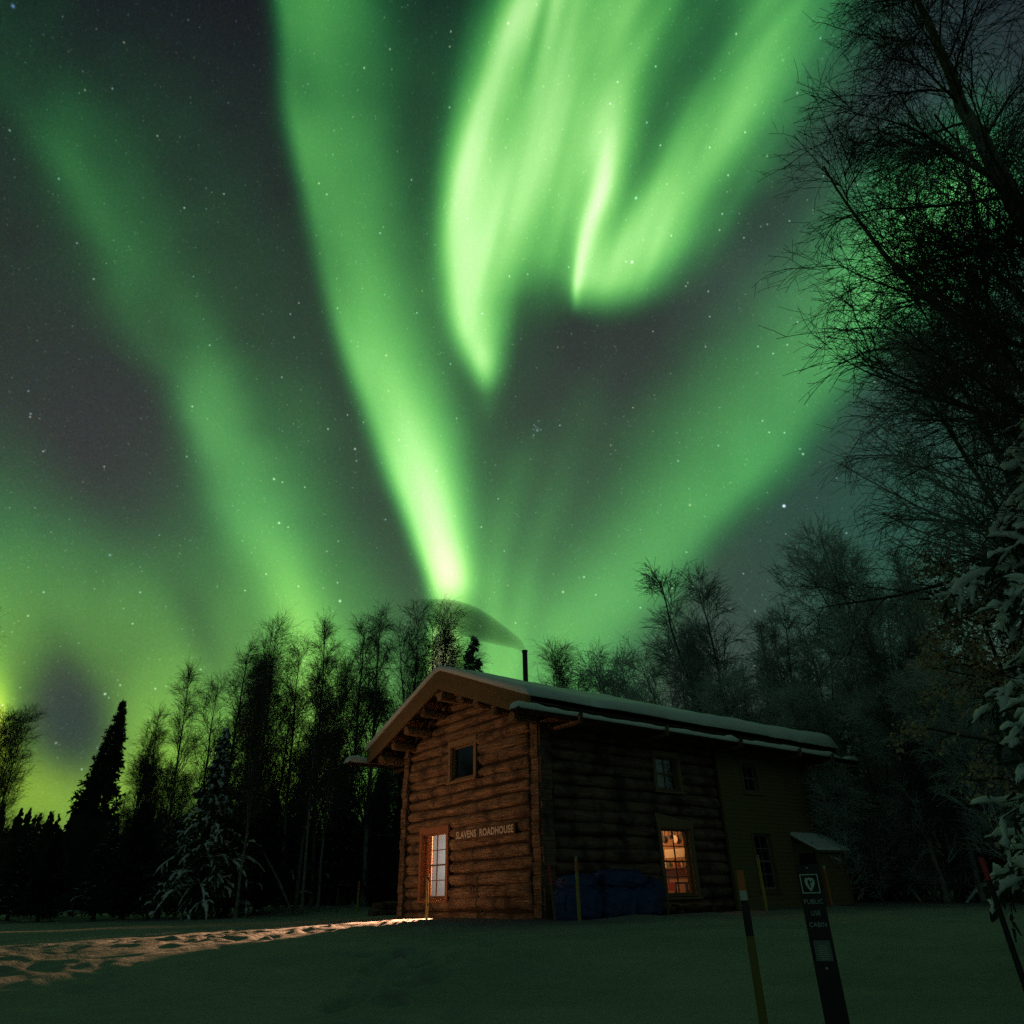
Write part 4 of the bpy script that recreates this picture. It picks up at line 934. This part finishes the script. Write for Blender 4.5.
def smoke_mat():
    m = bpy.data.materials.new('smoke'); m.use_nodes = True; nt = m.node_tree; nt.nodes.clear(); o = nt.nodes.new('ShaderNodeOutputMaterial'); v = nt.nodes.new('ShaderNodeVolumePrincipled')
    v.inputs['Color'].default_value = (.42, .46, .44, 1); v.inputs['Density'].default_value = 1.5; v.inputs['Anisotropy'].default_value = .2
    nt.links.new(v.outputs[0], o.inputs['Volume']); return m
smoke()

# ---------------------------------------------------------------- stakes and poles
CB = {'orange': mat('orange_paint', (.55, .16, .04), .5, .4), 'red': mat('red_paint', (.50, .04, .05), .5, .4), 'yellow': mat('yellow_paint', (.42, .33, .06), .5, .4, (.34, .27, .06), 12),
      'black': mat('black_paint', (.012, .012, .013), .5, .4), 'white': mat('white_tape', (.55, .55, .50), .5, .4), 'ochre': mat('dark_ochre_paint', (.20, .15, .03), .5, .4), 'olive': mat('olive_paint', (.12, .11, .05), .6, .3), 'bamboo': mat('bamboo', (.35, .27, .12), .6, .3, (.45, .35, .18), 20)}
def stake(label, x, y, h, bands, r=.018, lean=(0, 0), loop=False, flat=False, group=None, cat='stake', name='snow_stake', rz=0):
    e = empty(name, (x, y, gz(x, y)-.15)); tag(e, label, cat, group); h += .15
    e.rotation_euler = (lean[0], lean[1], rz); z = 0
    for i, (t, c) in enumerate(bands):
        z1 = h*t; b = MB()
        if flat: b.box(-r, r, -.004, .004, z, z1)
        else: b.tube([(0, 0, z), (0, 0, z1)], [r*(1-.15*z/h), r*(1-.15*z1/h)], 12)
        b.build('pole' if i == 0 else 'band', CB[c], e); z = z1
    if loop:
        b = MB(); R_ = .035; b.tube([(R_*math.cos(a), 0, h+R_+R_*math.sin(a)) for a in np.linspace(-1.57, 4.71, 15)], .008, 6, cap=False); b.build('loop', CB['white'], e)
    return e
stake('thick foreground stake, orange over white over black, left of the marker', 11.10, -7.66, 1.0, ((.70, 'ochre'), (.86, 'black'), (.905, 'white'), (1.0, 'orange')), .026)
stake('dark stake with a red top standing alone at the right edge', 11.54, -5.16, .95, ((.86, 'black'), (1.0, 'red')), .022, (0, RAD(-2)))
stake('thin red-topped stake by the near corner of the house', 1.62, -1.05, 1.02, ((.70, 'olive'), (1.0, 'red')), .030, (RAD(2), RAD(-4)))
stake('yellow stake with a loop on its orange top beside the blue bags', 1.95, -.70, 1.10, ((.82, 'yellow'), (1.0, 'orange')), .040, loop=True)
stake('dull olive stake standing before the lit side window', 1.62, 2.35, .80, ((1.0, 'olive'),), .030)
stake('yellow-green stake with a loop top near the rear siding', 2.6, 4.7, 1.12, ((1.0, 'yellow'),), .038, loop=True)
stake('bright orange stake leaning by the lean-to entry', 1.55, 9.3, 1.06, ((.94, 'orange'), (1.0, 'white')), .042, (0, 0))
stake('dark-topped yellow pole in front of the lit gable window', -3.35, -1.05, 1.02, ((.90, 'yellow'), (1.0, 'black')), .030)
stake('orange-topped stake by the trees left of the house', -12.5, 1.6, .95, ((.55, 'yellow'), (1.0, 'orange')), .045, loop=True)
stake('thin dark stake left of the orange-topped one near the trees', -13.6, 1.3, .78, ((1.0, 'olive'),), .025)
stake('thin leaning brown stake beyond the lean-to entry', -2.6, 20.6, 1.15, ((1.0, 'olive'),), .045, (RAD(6), 0))

# ---- the flat marker post
mk = empty('marker_post', (12.06, -8.47, gz(12.06, -8.47)-.2), math.atan2(-11.696+8.47, 14.07-12.06)+RAD(90+4)); tag(mk, 'flat black marker post reading PUBLIC USE CABIN in the foreground snow', 'marker post')
ztop = .585-mk.location.z; b = MB()
for s in (-1, 1): b.prism([(s*.0, -.004), (s*.048, .002), (s*.048, .006), (s*.0, .0)][::s], 2, 0, ztop+.03)
b.build('blade', mat('black_plastic', (.010, .010, .011), .45, .4), mk)
inkw = mat('pale_ink', (.55, .68, .60), .7, .3); ink = mat('dull_ink', (.42, .50, .46), .7, .3); dk = mat('emblem_dark', (.014, .02, .016), .7, .3)
def plate(name, pts, z, m, y=-.0065, par=mk, t=.0012):
    b = MB(); b.prism([(p[0], z+p[1]) for p in pts], 1, y, y+t); return b.build(name, m, par)
zc = ztop-.047; q = .038
for a in ([(-q, q-.004), (q, q-.004), (q, q), (-q, q)], [(-q, -q), (q, -q), (q, -q+.004), (-q, -q+.004)], [(-q, -q+.004), (-q+.004, -q+.004), (-q+.004, q-.004), (-q, q-.004)], [(q-.004, -q+.004), (q, -q+.004), (q, q-.004), (q-.004, q-.004)]): plate('emblem_border', a, zc, inkw)
arrow = plate('emblem', [(0, -.031), (.010, -.018), (.019, -.002), (.021, .012), (.017, .019), (.013, .023), (.006, .021), (0, .026), (-.006, .021), (-.014, .024), (-.018, .018), (-.021, .010), (-.018, -.004), (-.010, -.019)], zc, inkw)
plate('emblem_detail', [(-.004, -.014), (.002, -.016), (.001, .012), (-.003, .018), (-.009, .008), (-.007, .0)], zc, dk, -.0075, arrow); plate('emblem_detail', [(.004, .002), (.012, .006), (.010, .013), (.005, .011)], zc, dk, -.0075, arrow)
for i, (w_, s) in enumerate((('PUBLIC', .026), ('USE', .026), ('CABIN', .026))):
    t = text_mesh(w_, s, 'lettering', ink, mk, .0004, .92); t.rotation_euler = (RAD(90), 0, 0); t.location = (0, -.0068, ztop-.118-.044*i)
st = plate('label_sticker', [(-.034, -.040), (.034, -.040), (.034, .036), (-.034, .036)], ztop-.30, mat('sticker', (.16, .20, .18), .7, .3))
for i in range(7):
    ww = .026*(.55+.45*((i*37) % 10)/10); plate('sticker_line', [(-ww, -.0012), (ww, -.0012), (ww, .0012), (-ww, .0012)], ztop-.30+.016-.008*i, ink, -.0078, st, .0006)
plate('rivet', [(.005*math.cos(a), .005*math.sin(a)) for a in np.linspace(0, 6.28, 11)[:-1]], ztop-.366, ink); plate('rivet', [(.004*math.cos(a), .004*math.sin(a)) for a in np.linspace(0, 6.28, 11)[:-1]], ztop+.016, ink)

# ---- blue bags heaped against the side wall
def bag(x, y, z, sx, sy, sz, rz, seed, label):
    nu, nv = 40, 26; g = np.random.default_rng(seed); ph = g.random(8)*6.28
    U = np.linspace(0, 2*math.pi, nu, endpoint=False)[:, None]; Vv = np.linspace(-math.pi/2, math.pi/2, nv)[None]
    se = lambda a, e: np.sign(a)*np.abs(a)**e
    X = se(np.cos(Vv), .55)*se(np.cos(U), .6); Y = se(np.cos(Vv), .55)*se(np.sin(U), .6); Z = se(np.sin(Vv), .6)+0*U
    w_ = 1+.05*np.sin(5*U+3*Vv+ph[0])+.04*np.sin(9*U-4*Vv+ph[1])+.05*np.sin(3*X*2+ph[2])*np.cos(4*Y+ph[3])+.03*np.sin(13*Vv+6*U+ph[4])
    P = np.stack([X*sx*w_, Y*sy*w_, Z*sz*w_*(1-.12*np.cos(3*X+ph[5]))], -1).reshape(-1, 3)
    i = np.arange(nu)[:, None]*nv; i2 = ((np.arange(nu)+1) % nu)[:, None]*nv; j = np.arange(nv-1)[None]
    F = np.stack([i+j, i2+j, i2+j+1, i+j+1], -1).reshape(-1, 4)
    e = empty('blue_bag', (x, y, z), rz); tag(e, label, 'bag'); link('body', np_mesh('body', P, F), M['bag'], e, True)
    b = MB(); k = 18; b.tube([(sx*1.035*math.cos(a)*0+sx*.35, sy*1.05*math.cos(a), sz*1.06*math.sin(a)) for a in np.linspace(0, 2*math.pi, k)], .014, 6, cap=False); b.build('strap', M['strap'], e)
M['bag'] = mat('blue_tarpaulin', (.03, .055, .17), .5, .45, (.05, .09, .25), 5, bump=1.0, bscale=7, bdist=.12); M['strap'] = mat('bag_strap', (.02, .022, .03), .7, .3)
for a in ((1.0, .10, .28, .42, .50, .34, .08, 1, 'dark blue bag at the left end of the lower row by the side wall'), (1.06, 1.10, .29, .46, .50, .36, -.10, 2, 'dark blue bag in the middle of the lower row by the side wall'),
          (1.0, 2.08, .27, .43, .50, .33, .14, 3, 'dark blue bag third from the left in the lower row by the side wall'), (.86, 1.55, .77, .40, .74, .19, .06, 4, 'long paler blue bag lying on top of the heap'),
          (.80, .30, .72, .34, .40, .15, -.2, 5, 'small dark bag on top at the left of the heap'), (.74, 2.72, .50, .34, .30, .30, .3, 6, 'rounded dark blue bag at the right end of the heap, nearest the lit window')): bag(*a)
# ---- low dark heap by the left corner, a plank by the side window
hp = empty('firewood_heap', (-9.2, 1.2, gz(-9.2, 1.2))); tag(hp, 'low dark heap of logs half buried in snow at the left corner', 'firewood')
for i, (dx, dz, l) in enumerate(((-.5, .05, 1.1), (-.15, .07, 1.3), (.2, .05, 1.0), (-.3, .25, 1.1), (.08, .26, .9))):
    b = MB(); b.log((dx, -l*.5, dz), l*.5, .12, 900+i, 1, step=.2, sides=10); b.build('billet', [M['log_y']], hp, True)
pl = MB(); pl.box(.35, .62, 3.9, 5.6, .16, .21); pl.box(.38, .55, 4.05, 4.15, -.1, .16); pl.box(.38, .55, 5.3, 5.4, -.1, .16); tag(pl.build('bench', M['log_y']), 'low plank bench on the snow under the lit side window', 'bench')
